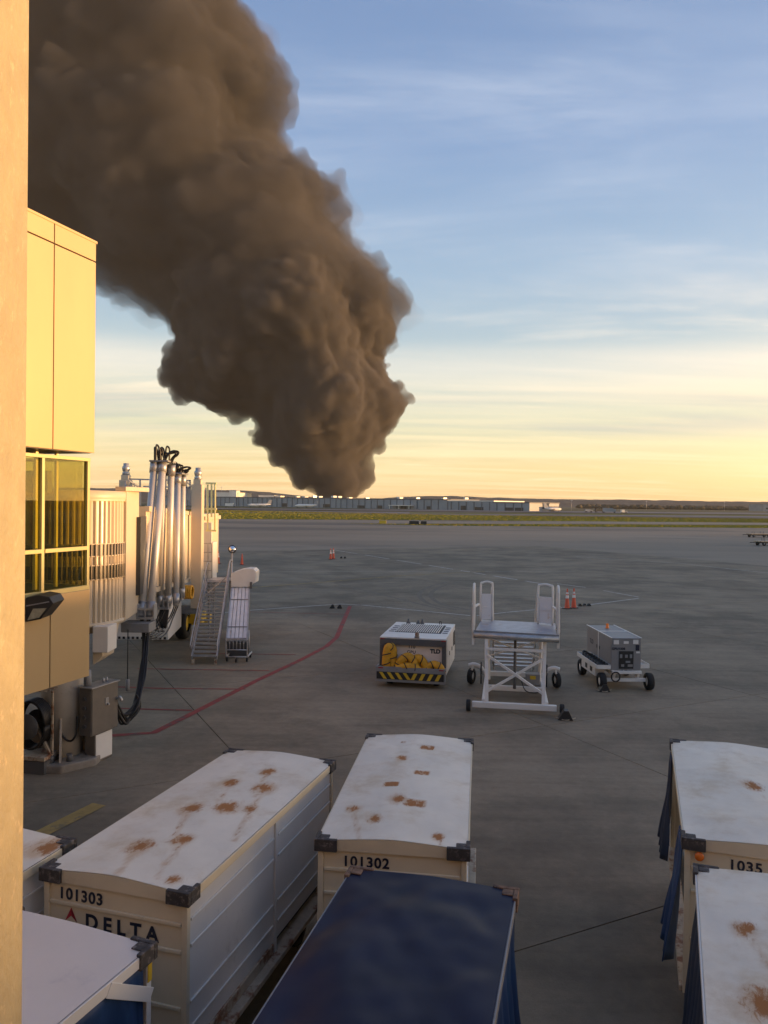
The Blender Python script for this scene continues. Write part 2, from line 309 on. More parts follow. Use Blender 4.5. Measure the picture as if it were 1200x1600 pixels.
def glassmat(name, col):
    m_ = bpy.data.materials.new(name); m_.use_nodes = True; t = m_.node_tree; t.nodes.clear()
    o_ = t.nodes.new('ShaderNodeOutputMaterial'); tr = t.nodes.new('ShaderNodeBsdfTransparent'); gl_ = t.nodes.new('ShaderNodeBsdfGlossy'); fr_ = t.nodes.new('ShaderNodeLayerWeight'); pw = t.nodes.new('ShaderNodeMath'); pw.operation = 'MULTIPLY_ADD'; pw.inputs[1].default_value = .30; pw.inputs[2].default_value = .02; mx_ = t.nodes.new('ShaderNodeMixShader')
    tr.inputs[0].default_value = (*col, 1); gl_.inputs['Roughness'].default_value = .015; gl_.inputs['Color'].default_value = (.8, .8, .6, 1); fr_.inputs['Blend'].default_value = .3; t.links.new(fr_.outputs['Facing'], pw.inputs[0])
    t.links.new(pw.outputs[0], mx_.inputs[0]); t.links.new(tr.outputs[0], mx_.inputs[1]); t.links.new(gl_.outputs[0], mx_.inputs[2]); t.links.new(mx_.outputs[0], o_.inputs[0]); return m_
M['glass'] = glassmat('tinted_glass', (.74, .72, .42))
def volmat(name, col, dens, aniso=0., absorb=(0, 0, 0)):
    m_ = bpy.data.materials.new(name); m_.use_nodes = True; t = m_.node_tree; t.nodes.clear()
    o_ = t.nodes.new('ShaderNodeOutputMaterial'); v_ = t.nodes.new('ShaderNodeVolumePrincipled')
    v_.inputs['Color'].default_value = (*col, 1); v_.inputs['Density'].default_value = dens; v_.inputs['Anisotropy'].default_value = aniso
    v_.inputs['Absorption Color'].default_value = (*absorb, 1); t.links.new(v_.outputs[0], o_.inputs['Volume']); return m_

# ------------------------------------------------------------------ ground
GU = Vector((math.sin(rad(63.4)), math.cos(rad(63.4)), 0)); GV = Vector((-GU.y, GU.x, 0)); S = 7.62
U_0, V_0 = 4.62, 7.66
def gp(u, v, z=0): return GU*u + GV*v + Vector((0, 0, z))
me_slab = MB().box(.011, S-.011, .011, S-.011, -.045, 0).mesh('concrete_slab'); me_slab.materials.append(M['slab'])
iu0, iu1, iv0, iv1 = -5, 8, -3, 10
apron = struct(MB().prism([gp(U_0+S*iu0, V_0+S*iv0), gp(U_0+S*iu1, V_0+S*iv0), gp(U_0+S*iu1, V_0+S*iv1), gp(U_0+S*iu0, V_0+S*iv1)], -.09, -.05).build('apron', M['joint']))
for i in range(iu0, iu1):
    for j in range(iv0, iv1):
        o = bpy.data.objects.new('concrete_slab', me_slab); COL.objects.link(o); o.parent = apron
        o.location = gp(U_0+S*i, V_0+S*j, random.uniform(-.003, .0)); o.rotation_euler = (0, 0, math.atan2(GU.y, GU.x))
u0, u1, v0, v1 = U_0+S*iu0, U_0+S*iu1, V_0+S*iv0, V_0+S*iv1
# far apron: everything round the slabs out to the grass
EDGE = [G(-300, 807.5), G(340, 811), G(700, 813.0), G(1250, 817.2), G(1700, 820)]
mb = MB(); B = 420
ring_i = [gp(u0, v0), gp(u1, v0), gp(u1, v1), gp(u0, v1)]
outer = [Vector((-260, -120, 0)), Vector((420, -120, 0)), Vector((420, 330, 0)), Vector((-260, 330, 0))]
def near(p): return p
iv = ring_i; ov = [Vector((-20, -200, 0)), Vector((500, -60, 0)), EDGE[3], EDGE[1]]
mb.add(iv+[Vector((0,-200,0)), Vector((500,-60,0)), EDGE[4], EDGE[3], EDGE[2], EDGE[1], EDGE[0], Vector((-400,-60,0))],
       [(0,4,5,1), (1,5,6,7,2), (2,7,8,9,3), (3,9,10,11), (3,11,4,0)])
struct(mb.build('far_apron', M['apron']))
struct(MB().add([(-4490, -390, -.35), (4490, -390, -.35), (4490, 5190, -.35), (-4490, 5190, -.35)], [(0,1,2,3)]).build('ground', M['terrain']))
def strip(name, m_, poly, z_): return MB().add([Vector((p.x, p.y, z_)) for p in poly], [tuple(range(len(poly)))]).build(name, m_)
far = [G(-300, 793.5), G(340, 797), G(700, 804), G(1250, 811), G(1700, 817)]
struct(strip('grass_field', M['grass'], EDGE + far[::-1], .02))
struct(strip('grass_verge', M['grass'], [G(540, 818.3), G(700, 821.5), G(1250, 825.5), G(1700, 830), G(1700, 826), G(1250, 820.3), G(700, 818.6)], .024))
def tufts(name, m_, xr, yr, n, keep):
    rg = np.random.RandomState(5); x = rg.uniform(*xr, n); y = rg.uniform(*yr, n); ok = keep(x, y); x = x[ok]; y = y[ok]; n = len(x)
    an = rg.uniform(0, math.pi, n); w2 = rg.uniform(.35, .8, n)/2; h = rg.uniform(.08, .14, n); c = np.cos(an)*w2; s = np.sin(an)*w2; z0 = np.full(n, .0)
    v = np.stack([np.stack([x-c, y-s, z0], 1), np.stack([x+c, y+s, z0], 1), np.stack([x+c*.8+rg.uniform(-.1, .1, n), y+s*.8, h], 1), np.stack([x-c*.7, y-s*.7, h*.8], 1)], 1).reshape(-1, 3)
    me = bpy.data.meshes.new(name); me.from_pydata(v.tolist(), [], np.arange(n*4).reshape(-1, 4).tolist()); me.materials.append(m_)
    o_ = bpy.data.objects.new(name, me); COL.objects.link(o_); o_['kind'] = 'stuff'; o_['label'] = 'short rough airfield grass'; return o_
def edge_y(x, E_): return np.interp(x, [p.x for p in E_], [p.y for p in E_])
M['blades'] = mat('grass_blades', (.21, .21, .03), .9, var=.10, vscale=.02, dirt=(.20, .17, .04), dscale=.015, dlo=.45, dhi=.62, spec=.1, stretch=(.4, 1, 1))
tufts('airfield_grass', M['blades'], (-160, 420), (215, 520), 90000, lambda x, y: (y > edge_y(x, EDGE)+.5) & (y < edge_y(x, far)-1) & (abs(x) < y*.52+20))
_V0, _V1 = [G(540, 818.3), G(700, 818.6), G(1250, 820.3), G(1700, 826)], [G(540, 818.3), G(700, 821.5), G(1250, 825.5), G(1700, 830)]
tufts('verge_grass', M['blades'], (-12, 150), (165, 240), 14000, lambda x, y: (y < edge_y(x, _V0)-.3) & (y > edge_y(x, _V1)+.3))
def far_line(a, b, c, d, m_, name, z_): struct(strip(name, m_, [G(*a), G(*b), G(*c), G(*d)], z_))
far_line((-300, 790.5), (1500, 808.5), (1500, 812), (-300, 793.6), M['taxi'], 'runway', -.02)
far_line((640, 800.6), (1500, 807.4), (1500, 808.4), (640, 802), M['grass'], 'grass_strip', -.01)
far_line((-300, 788), (1500, 804), (1500, 806.5), (-300, 789.2), M['taxi'], 'warehouse_apron', -.03)
far_line((300, 799.6), (1500, 813.2), (1500, 814.0), (300, 800.4), M['taxi'], 'taxiway', .03)
def line(name, m_, pts, w_, z_=.004, label=None):
    mb_ = MB(); P = [Vector((p.x, p.y, 0)) for p in pts]; k = len(P); v = []
    for i, p in enumerate(P):
        d = (P[min(i+1, k-1)]-P[max(i-1, 0)]).normalized(); n_ = Vector((-d.y, d.x, 0))*(w_/2); v += [p-n_, p+n_]
    v = [Vector((p.x, p.y, z_)) for p in v]
    return struct(mb_.add(v, [(2*i, 2*i+2, 2*i+3, 2*i+1) for i in range(k-1)]).build(name, m_))
line('red_line', M['redline'], [G(120, 1152), G(180, 1149), G(240, 1145), G(300, 1115), G(400, 1064), G(470, 1031), G(510, 1010), G(526, 996), G(534, 977), G(547, 947)], .20, .004)
line('red_line', M['redline'], [G(130, 1105), G(222, 1108), G(300, 1110)], .10, .0045)
line('red_line', M['redline'], [G(170, 1073), G(260, 1076), G(384, 1077)], .10, .005)
line('red_line', M['redline'], [G(215, 1045), G(420, 1048)], .08, .0055)
line('red_line', M['redline'], [G(330, 1021), G(462, 1023)], .08, .0055)
line('red_line', M['redline'], [G(380, 956), G(541, 960)], .08, .0055)
line('white_line', M['whiteline'], [G(300, 964), G(340, 958), G(400, 953), G(500, 946), G(532, 944), G(570, 946), G(735, 962)], .11, .006)
line('white_line', M['whiteline'], [G(745, 962), G(800, 956), G(905, 947), G(998, 935)], .11, .006)
for k in range(7):
    a = k/7*1.0; b = a+.11
    pa, pb = (520, 859), (870, 916)
    line('white_line', M['whiteline'], [G(pa[0]+(pb[0]-pa[0])*a, pa[1]+(pb[1]-pa[1])*a), G(pa[0]+(pb[0]-pa[0])*b, pa[1]+(pb[1]-pa[1])*b)], .16, .006)
line('white_line', M['whiteline'], [G(870, 912), G(915, 918)], .12, .006)
line('white_line', M['whiteline'], [G(943, 923), G(998, 933)], .12, .0065)
line('white_line', M['whiteline'], [G(900, 870), G(1060, 880), G(1250, 901)], .12, .006)
line('yellow_line', M['yellowline'], [G(380, 919), G(500, 910), G(620, 900), G(757, 893)], .22, .007)
line('yellow_line', M['yellowline'], [G(50, 1310), G(155, 1257)], .30, .007)
line('white_line', M['whiteline'], [G(330, 893), G(600, 893), G(900, 893)], .05, .0035)
# tyre marks on the concrete
M['skid'] = mat('tyre_marks', (.17, .138, .098), .85, var=.2)
for dx in (0, 18):
    line('tyre_mark', M['skid'], crv([G(700+dx, 909), G(668+dx, 918), G(655+dx, 930), G(672+dx, 944), G(715+dx, 953)], 6), .28, .0028)
line('tyre_mark', M['skid'], crv([G(525, 912), G(580, 925), G(640, 940), G(690, 952)], 6), .2, .003)

# ------------------------------------------------------------------ hills
def ridge(name, pts, D, thick, amp, m_, seed):
    mb_ = MB(); n = 360
    xs = [p[0] for p in pts]; ys = [p[1] for p in pts]; v = []
    for i in range(n+1):
        px = -420+2000*i/n; py = float(np.interp(px, xs, ys)); p = PX(px, py, D)
        h = p.z + amp*(noise.fractal(Vector((i*.21, seed, 0)), 1.0, 2.0, 5))*.7
        v += [Vector((p.x, D, -1)), Vector((p.x, D+thick*.35, h*.72)), Vector((p.x, D+thick, h))]
        v += [Vector((p.x*1.2, D+thick*3, h*.8)), Vector((p.x*1.3, D+thick*5, -1))]
    mb_.add(v, [(5*i+j, 5*(i+1)+j, 5*(i+1)+j+1, 5*i+j+1) for i in range(n) for j in range(4)], True)
    return struct(mb_.build(name, m_))
ridge('hills', [(-400, 752), (340, 763), (400, 767), (470, 775), (560, 779), (650, 774), (720, 773), (760, 775), (900, 779), (1050, 780), (1200, 783), (1600, 786)], 3600, 500, 4, M['wood'], 3.)

# ------------------------------------------------------------------ far warehouse and airfield clutter
A = G(338, 790.0); Bp = G(829, 798.6)
def along(t): return A.lerp(Bp, t)
wdir = (Bp-A).normalized(); wn = Vector((-wdir.y, wdir.x, 0)); WL = (Bp-A).length
wh = thing('warehouse', 'long low grey cargo warehouse with ribbed bays behind the grass', 'warehouse', A, math.degrees(math.atan2(wdir.y, wdir.x))*-1)
def wl(px): # pixel x -> distance along the facade
    r_ = ray(px, 790); d2 = Vector((r_.x, r_.y, 0)); 
    den = d2.x*wdir.y-d2.y*wdir.x; t = (A.x*wdir.y-A.y*wdir.x)/den; P = d2*t; return (P-A).dot(wdir)
def hz(px, py): s_ = wl(px); P = A+wdir*s_; return PX(px, py, P.y).z
segs = [(250, 370, 777), (370, 530, 778.2), (530, 700, 780.5), (700, 772, 783.5), (772, 829, 786)]
for i, (a, b, ty) in enumerate(segs):
    x0, x1 = wl(a), wl(b); h = hz((a+b)/2, ty)
    MB().box(x0, x1-.3, 0 if i % 2 else -1.5, 60, -.4, h).build('wall', M['warehouse'], wh)
    MB().box(x0-.3, x1, -.6 if i % 2 else -2.1, 61, h+.02, h+1.0).build('roof', M['roofwhite'] if i == 3 else M['warehouse_dark'], wh)
    mbr = MB(); x = x0+4
    mb2 = MB()
    while x < x1-5:
        MB().box(x, x+.7, -2.0 if i % 2 == 0 else -.5, -1.52 if i % 2 == 0 else -.02, 0, h-.2).build('bay_rib', M['warehouse_dark'], wh)
        x += 9.5
rd = random.Random(5)
for px in (352, 395, 440, 462, 505, 560, 590, 627, 668, 720, 742, 790, 806):
    s_ = wl(px); ww = rd.uniform(5, 12); y_ = -1.6 if any(a <= px < b and i % 2 == 0 for i, (a, b, t) in enumerate(segs)) else -.1
    f = MB().box(s_, s_+ww, y_-.12, y_+.05, 0, rd.uniform(3, 4.6)).build('dock_door', M['darkwin'], wh)
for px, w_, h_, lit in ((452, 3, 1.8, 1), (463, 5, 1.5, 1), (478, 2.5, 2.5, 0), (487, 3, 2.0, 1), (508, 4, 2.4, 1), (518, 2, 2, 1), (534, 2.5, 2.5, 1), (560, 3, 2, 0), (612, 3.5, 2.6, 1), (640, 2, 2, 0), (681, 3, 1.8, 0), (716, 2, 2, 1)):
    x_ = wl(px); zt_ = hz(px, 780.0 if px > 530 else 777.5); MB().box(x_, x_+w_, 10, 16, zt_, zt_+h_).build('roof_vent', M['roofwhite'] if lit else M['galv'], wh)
for px, D_, hh in ((346, 1300, 30), (620, 1150, 16), (700, 1200, 15), (893, 1000, 13), (1010, 1400, 16), (1132, 1500, 17)):
    p_ = PX(px, 790, D_); t_ = thing('light_mast', {346: 'thin tall mast above the pale building at far left', 620: 'thin light mast behind the warehouse just right of the smoke', 700: 'thin light mast behind the warehouse near its lit roof', 893: 'thin light mast right of the tan hangar', 1010: 'thin light mast beyond the field at right', 1132: 'thin light mast farthest right below the hills'}[px], 'light mast', (p_.x, D_, -.35), 0, 'light masts across the airfield')
    MB().cyl((0, 0, 0), (0, 0, hh), .25, 6, .12).build('pole', M['galv'], t_); MB().box(-1.2, 1.2, -.3, .3, hh, hh+.7).build('lamp_head', M['roofwhite'], t_)
mbc = MB(); mbc.box(wl(615), wl(648), -9, -2.2, 3.4, 4.2)
for s_ in (wl(616), wl(630), wl(646)): mbc.box(s_, s_+.6, -8.6, -8.0, 0, 3.4)
mbc.build('canopy', M['roofwhite'], wh)
def building(name, label, px0, px1, ytop, D, depth, m_, roofm=None, zbase=-.35, win=0):
    a = PX(px0, 790, D); b = PX(px1, 790, D); h = PX((px0+px1)/2, ytop, D).z
    t = thing(name, label, 'building', (a.x, D, 0), 0); W = b.x-a.x
    MB().box(0, W, 0, depth, zbase, h).build('wall', m_, t)
    MB().box(-.5, W+.5, -.5, depth+.5, h+.02, h+.9).build('roof', roofm or m_, t)
    for k in range(win):
        MB().box(W*(k+.25)/win, W*(k+.75)/win, -.15, -.02, h*.3, h*.55).build('window', M['darkwin'], t)
    return t
building('terminal_building', 'pale blocky building with orange lit tower above the warehouse left end', 338, 372, 770, 1250, 60, M['white'], win=4)
building('office_tower', 'small sunlit pinkish block beside the pale building at far left', 358, 369, 767, 1240, 30, M['roofwhite'], win=1)
building('cargo_shed', 'long low yellow lit roof just above the grey warehouse', 404, 428, 774.6, 1300, 70, M['roofwhite'])
building('cargo_shed', 'short sunlit shed right of the long yellow lit roof', 430, 438, 775.3, 1290, 50, M['roofwhite'])
building('cargo_shed', 'low flat shed with pale roof close to the hill foot at left', 378, 386, 771, 1500, 50, M['roofwhite'])
building('brick_shed', 'low brown shed with pale door at the right end of the warehouse', 800, 836, 787, 790, 40, M['tan'], win=2)
building('hangar', 'tall tan hangar block catching the sun at the warehouse right end', 835, 858, 787.3, 770, 60, M['tan'], win=1)
building('hangar', 'low tan annex right of the tall tan hangar block', 868, 876, 793, 765, 30, M['tan'])
building('office_block', 'grey block at the right edge of the photo below the hills', 1193, 1240, 789, 1500, 60, M['warehouse'], win=3)
# parked jets in front of the warehouse
def jet(name, label, px, D, heading, L_=24):
    t = thing(name, label, 'airplane', (PX(px, 790, D).x, D, 0), heading, 'airplanes parked by the warehouse')
    b_ = MB(); b_.tube([(0, -L_/2, 2.6), (0, -L_/2+1.5, 2.5), (0, -L_/2+4, 2.5), (0, L_/2-7, 2.5), (0, L_/2, 3.4)], [.2, 1.0, 1.5, 1.5, .3], 12); b_.build('fuselage', M['roofwhite'], t)
    for s_ in (-1, 1):
        MB().hexa([Vector(p) for p in ((0*s_,-2,2),(s_*L_*.45,2.5,2.6),(s_*L_*.45,3.8,2.6),(0,2,2),(0,-2,2.3),(s_*L_*.45,2.5,2.75),(s_*L_*.45,3.8,2.75),(0,2,2.3))]).build('wing', M['roofwhite'], t)
    MB().hexa([Vector(p) for p in ((-.15,L_/2-5,3),(.15,L_/2-5,3),(.15,L_/2,3),(-.15,L_/2,3),(-.15,L_/2-1.5,8),(.15,L_/2-1.5,8),(.15,L_/2+1,8),(-.15,L_/2+1,8))]).build('tail_fin', M['warehouse'], t)
    g_ = MB(); g_.box(-.2, .2, -L_/2+3, -L_/2+3.4, 0, 1.6); g_.box(-1.6, -1.2, .5, .9, 0, 1.6); g_.box(1.2, 1.6, .5, .9, 0, 1.6); g_.build('landing_gear', M['black'], t)
    return t
jet('airplane', 'small white jet parked by the warehouse below its left bays', 405, 790, 75)
jet('airplane', 'white jet parked in front of the warehouse left of the smoke', 478, 790, 100)
jet('airplane', 'white jet parked beside the tan hangar at the warehouse right end', 864, 700, 250, 18)
# vehicles far across the field
def truck(px, py, label, L_=8, H_=3.2, m_=None, grp='vehicles far across the airfield'):
    p = G(px, py); t = thing('truck', label, 'truck', p, 90+rd.uniform(-15, 15), grp)
    MB().box(-1.2, 1.2, -L_/2, L_/2-2.4, .9, H_).build('cargo_box', m_ or M['roofwhite'], t)
    MB().box(-1.1, 1.1, L_/2-2.2, L_/2, .7, H_*.75).build('cab', M['warehouse'], t)
    for s_ in (-1, 1):
        for y_ in (-L_/2+1, L_/2-1.2): MB().cyl((s_*1.0, y_, .5), (s_*1.25, y_, .5), .5, 10).build('wheel', M['tyre'], t)
truck(937, 800.6, 'dark truck standing right of the tan hangar across the airfield', 9, 3.6, M['darkwin'])
truck(952, 801.2, 'longer dark truck with pale load across the airfield', 11, 4.2, M['warehouse'])
truck(975, 802.3, 'small bright white truck alone on the far taxiway', 5, 3.0)
truck(920, 800.3, 'low dark truck nearest the tan hangar across the airfield', 7, 2.6, M['warehouse'])
truck(360, 792, 'white truck by the warehouse left end', 12, 4)
for (px, py, lab, m_) in [(598, 818.6, 'yellow boxed taxiway sign at the apron edge', 'yellow'), (647, 819.6, 'wider black taxiway sign at the apron edge', 'black'), (662, 819.9, 'narrow black taxiway sign at the apron edge', 'black')]:
    p = G(px, py); t = thing('taxiway_sign', lab, 'sign', p, 4, 'taxiway signs on the apron edge'); ww = {598: .95, 647: 1.3, 662: .8}[px]
    MB().box(-ww, ww, -.15, .15, .12, .95).build('sign_box', M[m_], t, .02)
    for s_ in (-1, 1): MB().box(s_*ww*.7-.04, s_*ww*.7+.04, -.04, .04, -.01, .12).build('leg', M['galv'], t)
# tree masses far right under the hills
mb = MB(); rt = random.Random(3)
M['treeline'] = mat('far_trees', (.085, .075, .05), .95, var=.35, vscale=.05, spec=.05)
for k in range(420):
    px = rt.choice([rt.uniform(905, 1000), rt.uniform(985, 1250), rt.uniform(985, 1250)]); D = rt.uniform(1900, 2300)
    p = PX(px, 790, D); r_ = rt.uniform(5, 12)
    hgt = rt.uniform(4, 12)
    mb.lathe([(0.1, -1), (r_*.9, 1), (r_*1.1, hgt*.5), (r_*.7, hgt*.85), (.1, hgt)], (p.x, D, 0), 6)
o = mb.build('tree_belt', M['treeline']); o['kind'] = 'stuff'; o['label'] = 'distant belt of bare trees under the hills at right'; 
# concourse wing to the right behind the camera: it shades the near apron
c = thing('concourse_building', 'terminal concourse wing standing along the right of the apron', 'building', (74, -23, 0), 57.3)
MB().box(0, 30, -60, 330, -.3, 8.3).build('wall', M['tan'], c)

# ------------------------------------------------------------------ smoke
EL = [(-130, -300), (220, -280), (240, -200), (270, -120), (300, -60), (330, -5), (350, 35), (380, 82), (400, 108), (420, 132), (447, 160), (465, 190), (480, 210), (500, 235), (515, 268), (540, 272), (550, 262), (575, 260), (590, 255), (612, 266), (630, 290), (641, 316), (646, 330), (650, 392), (665, 406), (680, 395), (690, 388), (702, 396), (708, 424), (720, 432), (735, 456), (757, 466), (762, 486), (775, 492), (790, 498)]
ER = [(-130, 330), (0, 362), (25, 395), (50, 425), (100, 440), (150, 445), (190, 432), (215, 414), (228, 430), (245, 470), (285, 535), (320, 545), (345, 533), (360, 540), (395, 580), (425, 600), (445, 625), (465, 642), (490, 642), (530, 620), (555, 598), (575, 608), (610, 634), (616, 652), (628, 652), (645, 635), (675, 610), (695, 595), (720, 573), (745, 578), (775, 562), (790, 560)]
YS = sorted({float(a) for a, _ in EL+ER}); PROF = [(y, float(np.interp(y, [a for a, _ in EL], [c for _, c in EL])), float(np.interp(y, [a for a, _ in ER], [c for _, c in ER]))) for y in YS]
SD = 1500.0
def puffs():
    r_ = random.Random(11); out_ = []
    ys = [p[0] for p in PROF]; Ls = [p[1] for p in PROF]; Rs = [p[2] for p in PROF]
    YY = np.arange(-160, 792, 4.0); Lb = np.interp(YY, ys, Ls); Rb = np.interp(YY, ys, Rs)
    bx = np.concatenate([Lb, Rb]); by = np.concatenate([YY, YY])
    def rho(x, y): return float(np.sqrt(((bx-x)**2+(by-y)**2).min()))
    def inside(x, y): return np.interp(y, ys, Ls) < x < np.interp(y, ys, Rs)
    y = -130.0
    while y < 778:                      # the solid heart: balls as wide as the outline allows
        l = float(np.interp(y, ys, Ls)); R_ = float(np.interp(y, ys, Rs)); st = max(9, min(34, (R_-l)/9)); x = l+st*.6
        while x < R_-st*.4:
            p = rho(x, y)
            if p > 5: out_.append((x, y, r_.uniform(-.12, .12)*p, min(p*.97, 125)))
            x += st
        y += 10 if y > 560 else 20
    for k in range(1000):               # billows standing out of the front and back
        y = r_.uniform(-130, 778) if k % 3 else r_.uniform(520, 778); l = float(np.interp(y, ys, Ls)); R_ = float(np.interp(y, ys, Rs)); x = r_.uniform(l+4, R_-4); p = rho(x, y)
        q = r_.random(); r = (7+p*.14) if q < .35 else (9+p*.32) if q < .7 else (10+p*.55)
        r = min(r, 85); dep = math.sqrt(max(0, (min(p, 125))**2*1.0))*.93
        out_.append((x, y, (-1 if r_.random() < .75 else 1)*dep, min(r, p+r_.uniform(0, 4))))
    for side in (0, 1):                 # knobs along both edges
        y = -120.0
        while y < 772:
            xe = float(np.interp(y, ys, (Ls, Rs)[side])); r = r_.choice([r_.uniform(3, 6), r_.uniform(3, 8), r_.uniform(8, 20)])
            out_.append((xe+(1, -1)[side]*r*r_.uniform(.15, .95), y, r_.uniform(-30, 30), r)); y += r*1.25
    return out_
def drop_islands(m2):          # keep only the outer skin, without loose bits and inner hollows
    import bmesh
    ne = len(m2.edges); ed = np.empty(ne*2, 'i'); m2.edges.foreach_get('vertices', ed); ed = ed.reshape(-1, 2); lab = np.arange(len(m2.vertices))
    while True:
        mn = np.minimum(lab[ed[:, 0]], lab[ed[:, 1]]); l0 = lab.copy(); np.minimum.at(lab, ed[:, 0], mn); np.minimum.at(lab, ed[:, 1], mn); lab = lab[lab]
        if (lab == l0).all(): break
    keep = np.bincount(lab).argmax(); kill = np.nonzero(lab != keep)[0]
    if len(kill):
        bm = bmesh.new(); bm.from_mesh(m2); bm.verts.ensure_lookup_table(); bmesh.ops.delete(bm, geom=[bm.verts[int(i)] for i in kill], context='VERTS'); bm.to_mesh(m2); bm.free()
def remesh(me, voxel):
    o_ = bpy.data.objects.new('tmp', me); COL.objects.link(o_); md = o_.modifiers.new('r', 'REMESH'); md.mode = 'VOXEL'; md.voxel_size = voxel; md.use_smooth_shade = True
    dg = bpy.context.evaluated_depsgraph_get(); dg.update(); m_ = bpy.data.meshes.new_from_object(o_.evaluated_get(dg)); bpy.data.objects.remove(o_); return m_
PUFFS = puffs()
def smoke_mesh(name, grow, voxel, amp, seed, ya=-999, yb=999):
    import bmesh
    bm = bmesh.new(); bmesh.ops.create_icosphere(bm, subdivisions=2, radius=1); bv = np.array([v.co[:] for v in bm.verts]); bf = np.array([[v.index for v in f.verts] for f in bm.faces]); bm.free()
    V = []; F = []; k = 0
    for (x, y, dp, r) in PUFFS:
        if not ya <= y <= yb: continue
        p = PX(x, y, SD); c_ = np.array([p.x, SD+dp*1.25, p.z]); V.append(bv*(r*1.25+grow)+c_); F.append(bf+k*len(bv)); k += 1
    V = np.concatenate(V); F = np.concatenate(F)
    me = bpy.data.meshes.new('tmp'); me.from_pydata(V.tolist(), [], F.tolist()); o_ = bpy.data.objects.new('tmp', me); COL.objects.link(o_)
    md = o_.modifiers.new('r', 'REMESH'); md.mode = 'VOXEL'; md.voxel_size = voxel; md.use_smooth_shade = True
    dg = bpy.context.evaluated_depsgraph_get(); dg.update(); m2 = bpy.data.meshes.new_from_object(o_.evaluated_get(dg)); bpy.data.objects.remove(o_)
    drop_islands(m2)
    n = len(m2.vertices); co = np.empty(n*3, 'f'); m2.vertices.foreach_get('co', co); co = co.reshape(-1, 3)
    no = np.empty(n*3, 'f'); m2.vertex_normals.foreach_get('vector', no); no = no.reshape(-1, 3)
    d = np.empty(n, 'f')
    for i in range(n):
        p = Vector(co[i].tolist())
        a_ = abs(noise.noise(p/46+Vector((seed, 0, 0)))); b_ = abs(noise.noise(p/21+Vector((0, seed, 3)))); c2_ = abs(noise.noise(p/9.5)); 
        d[i] = (abs(noise.noise(p/105+Vector((seed, 5, 0))))*1.9-.45)+(a_*1.7-.42)+(b_*1.0-.25)+(c2_*.62-.15)
    h = np.clip((co[:, 2])/250, .55, 1.0); co += no*(np.maximum(d, -.35)*amp*h)[:, None]
    co[:, 2] = np.maximum(co[:, 2], -.2)
    m2.vertices.foreach_set('co', co.reshape(-1)); m2.update(); m2 = remesh(m2, voxel); drop_islands(m2); m2.name = name
    return m2
M['smoke'] = volmat('black_smoke', (.205, .197, .192), .075, .0)
M['smoke_upper'] = volmat('drifting_smoke', (.125, .127, .132), .022, .0)
M['smoke_edge'] = volmat('thin_smoke', (.22, .21, .20), .0045, .0)
import time; _t = time.time()
def sobj(nm, me, m_, par=None):
    me.materials.clear(); me.materials.append(M[m_]); o_ = bpy.data.objects.new(nm, me); COL.objects.link(o_)
    if par: o_.parent = par
    return o_
sm = smoke_mesh('smoke_column', -2.0, 4.2, 17, 1.3, 500, 999); so_ = bpy.data.objects.new('smoke_plume', None); COL.objects.link(so_)
tag(so_, 'huge dark grey brown smoke plume rising from behind the warehouse and drifting left', 'smoke')
sobj('rising_column', sm, 'smoke', so_)
sm2 = smoke_mesh('drifting_smoke', 0, 6.5, 24, 7.7, -999, 540); sobj('drifting_smoke', sm2, 'smoke_upper', so_)
sm3 = smoke_mesh('smoke_fringe', 4.0, 9.0, 24, 4.7, -999, 520); sobj('smoke_fringe', sm3, 'smoke_edge', so_)
PUFFS = [(x, y, random.uniform(-6, 6), s) for x, y, s in ((744, 784, 3), (746, 780, 3.5), (749, 777, 4), (753, 776, 3.5), (757, 779, 3), (762, 782, 2.5), (770, 781, 3), (776, 779, 3.5), (782, 778, 3), (788, 782, 2.5))]
_S = SD; SD = 1150.0
def _pm():
    m_ = smoke_mesh('steam_wisp', 0, 3.0, 3, 2.2); o_ = sobj('steam_wisp', m_, 'steam'); tag(o_, 'small pale wisp of smoke low over the warehouse right half', 'smoke')
M['steam'] = volmat('pale_steam', (.75, .68, .58), .012); _pm(); SD = _S
import sys; sys.stderr.write("smoke %d %d %.1f" % (len(sm.vertices), len(sm2.vertices), time.time()-_t))
# ------------------------------------------------------------------ lettering
def text(name, s, size, m_, parent, loc, rot, bold=.0, spacing=1., extrude=.001, label=None, xs=1.):
    cu = bpy.data.curves.new(name, 'FONT'); cu.body = s; cu.size = size; cu.offset = bold; cu.extrude = extrude; cu.space_character = spacing; cu.align_x = 'LEFT'
    o_ = bpy.data.objects.new(name, cu); COL.objects.link(o_); dg = bpy.context.evaluated_depsgraph_get(); dg.update()
    me = bpy.data.meshes.new_from_object(o_.evaluated_get(dg)); bpy.data.objects.remove(o_); me.materials.clear(); me.materials.append(m_)
    o2 = bpy.data.objects.new(name, me); COL.objects.link(o2); o2.parent = parent; o2.location = loc; o2.rotation_euler = rot; o2.scale = (xs, 1, 1)
    return o2
FRONT = (rad(90), 0, 0)      # letters stand up and face -Y

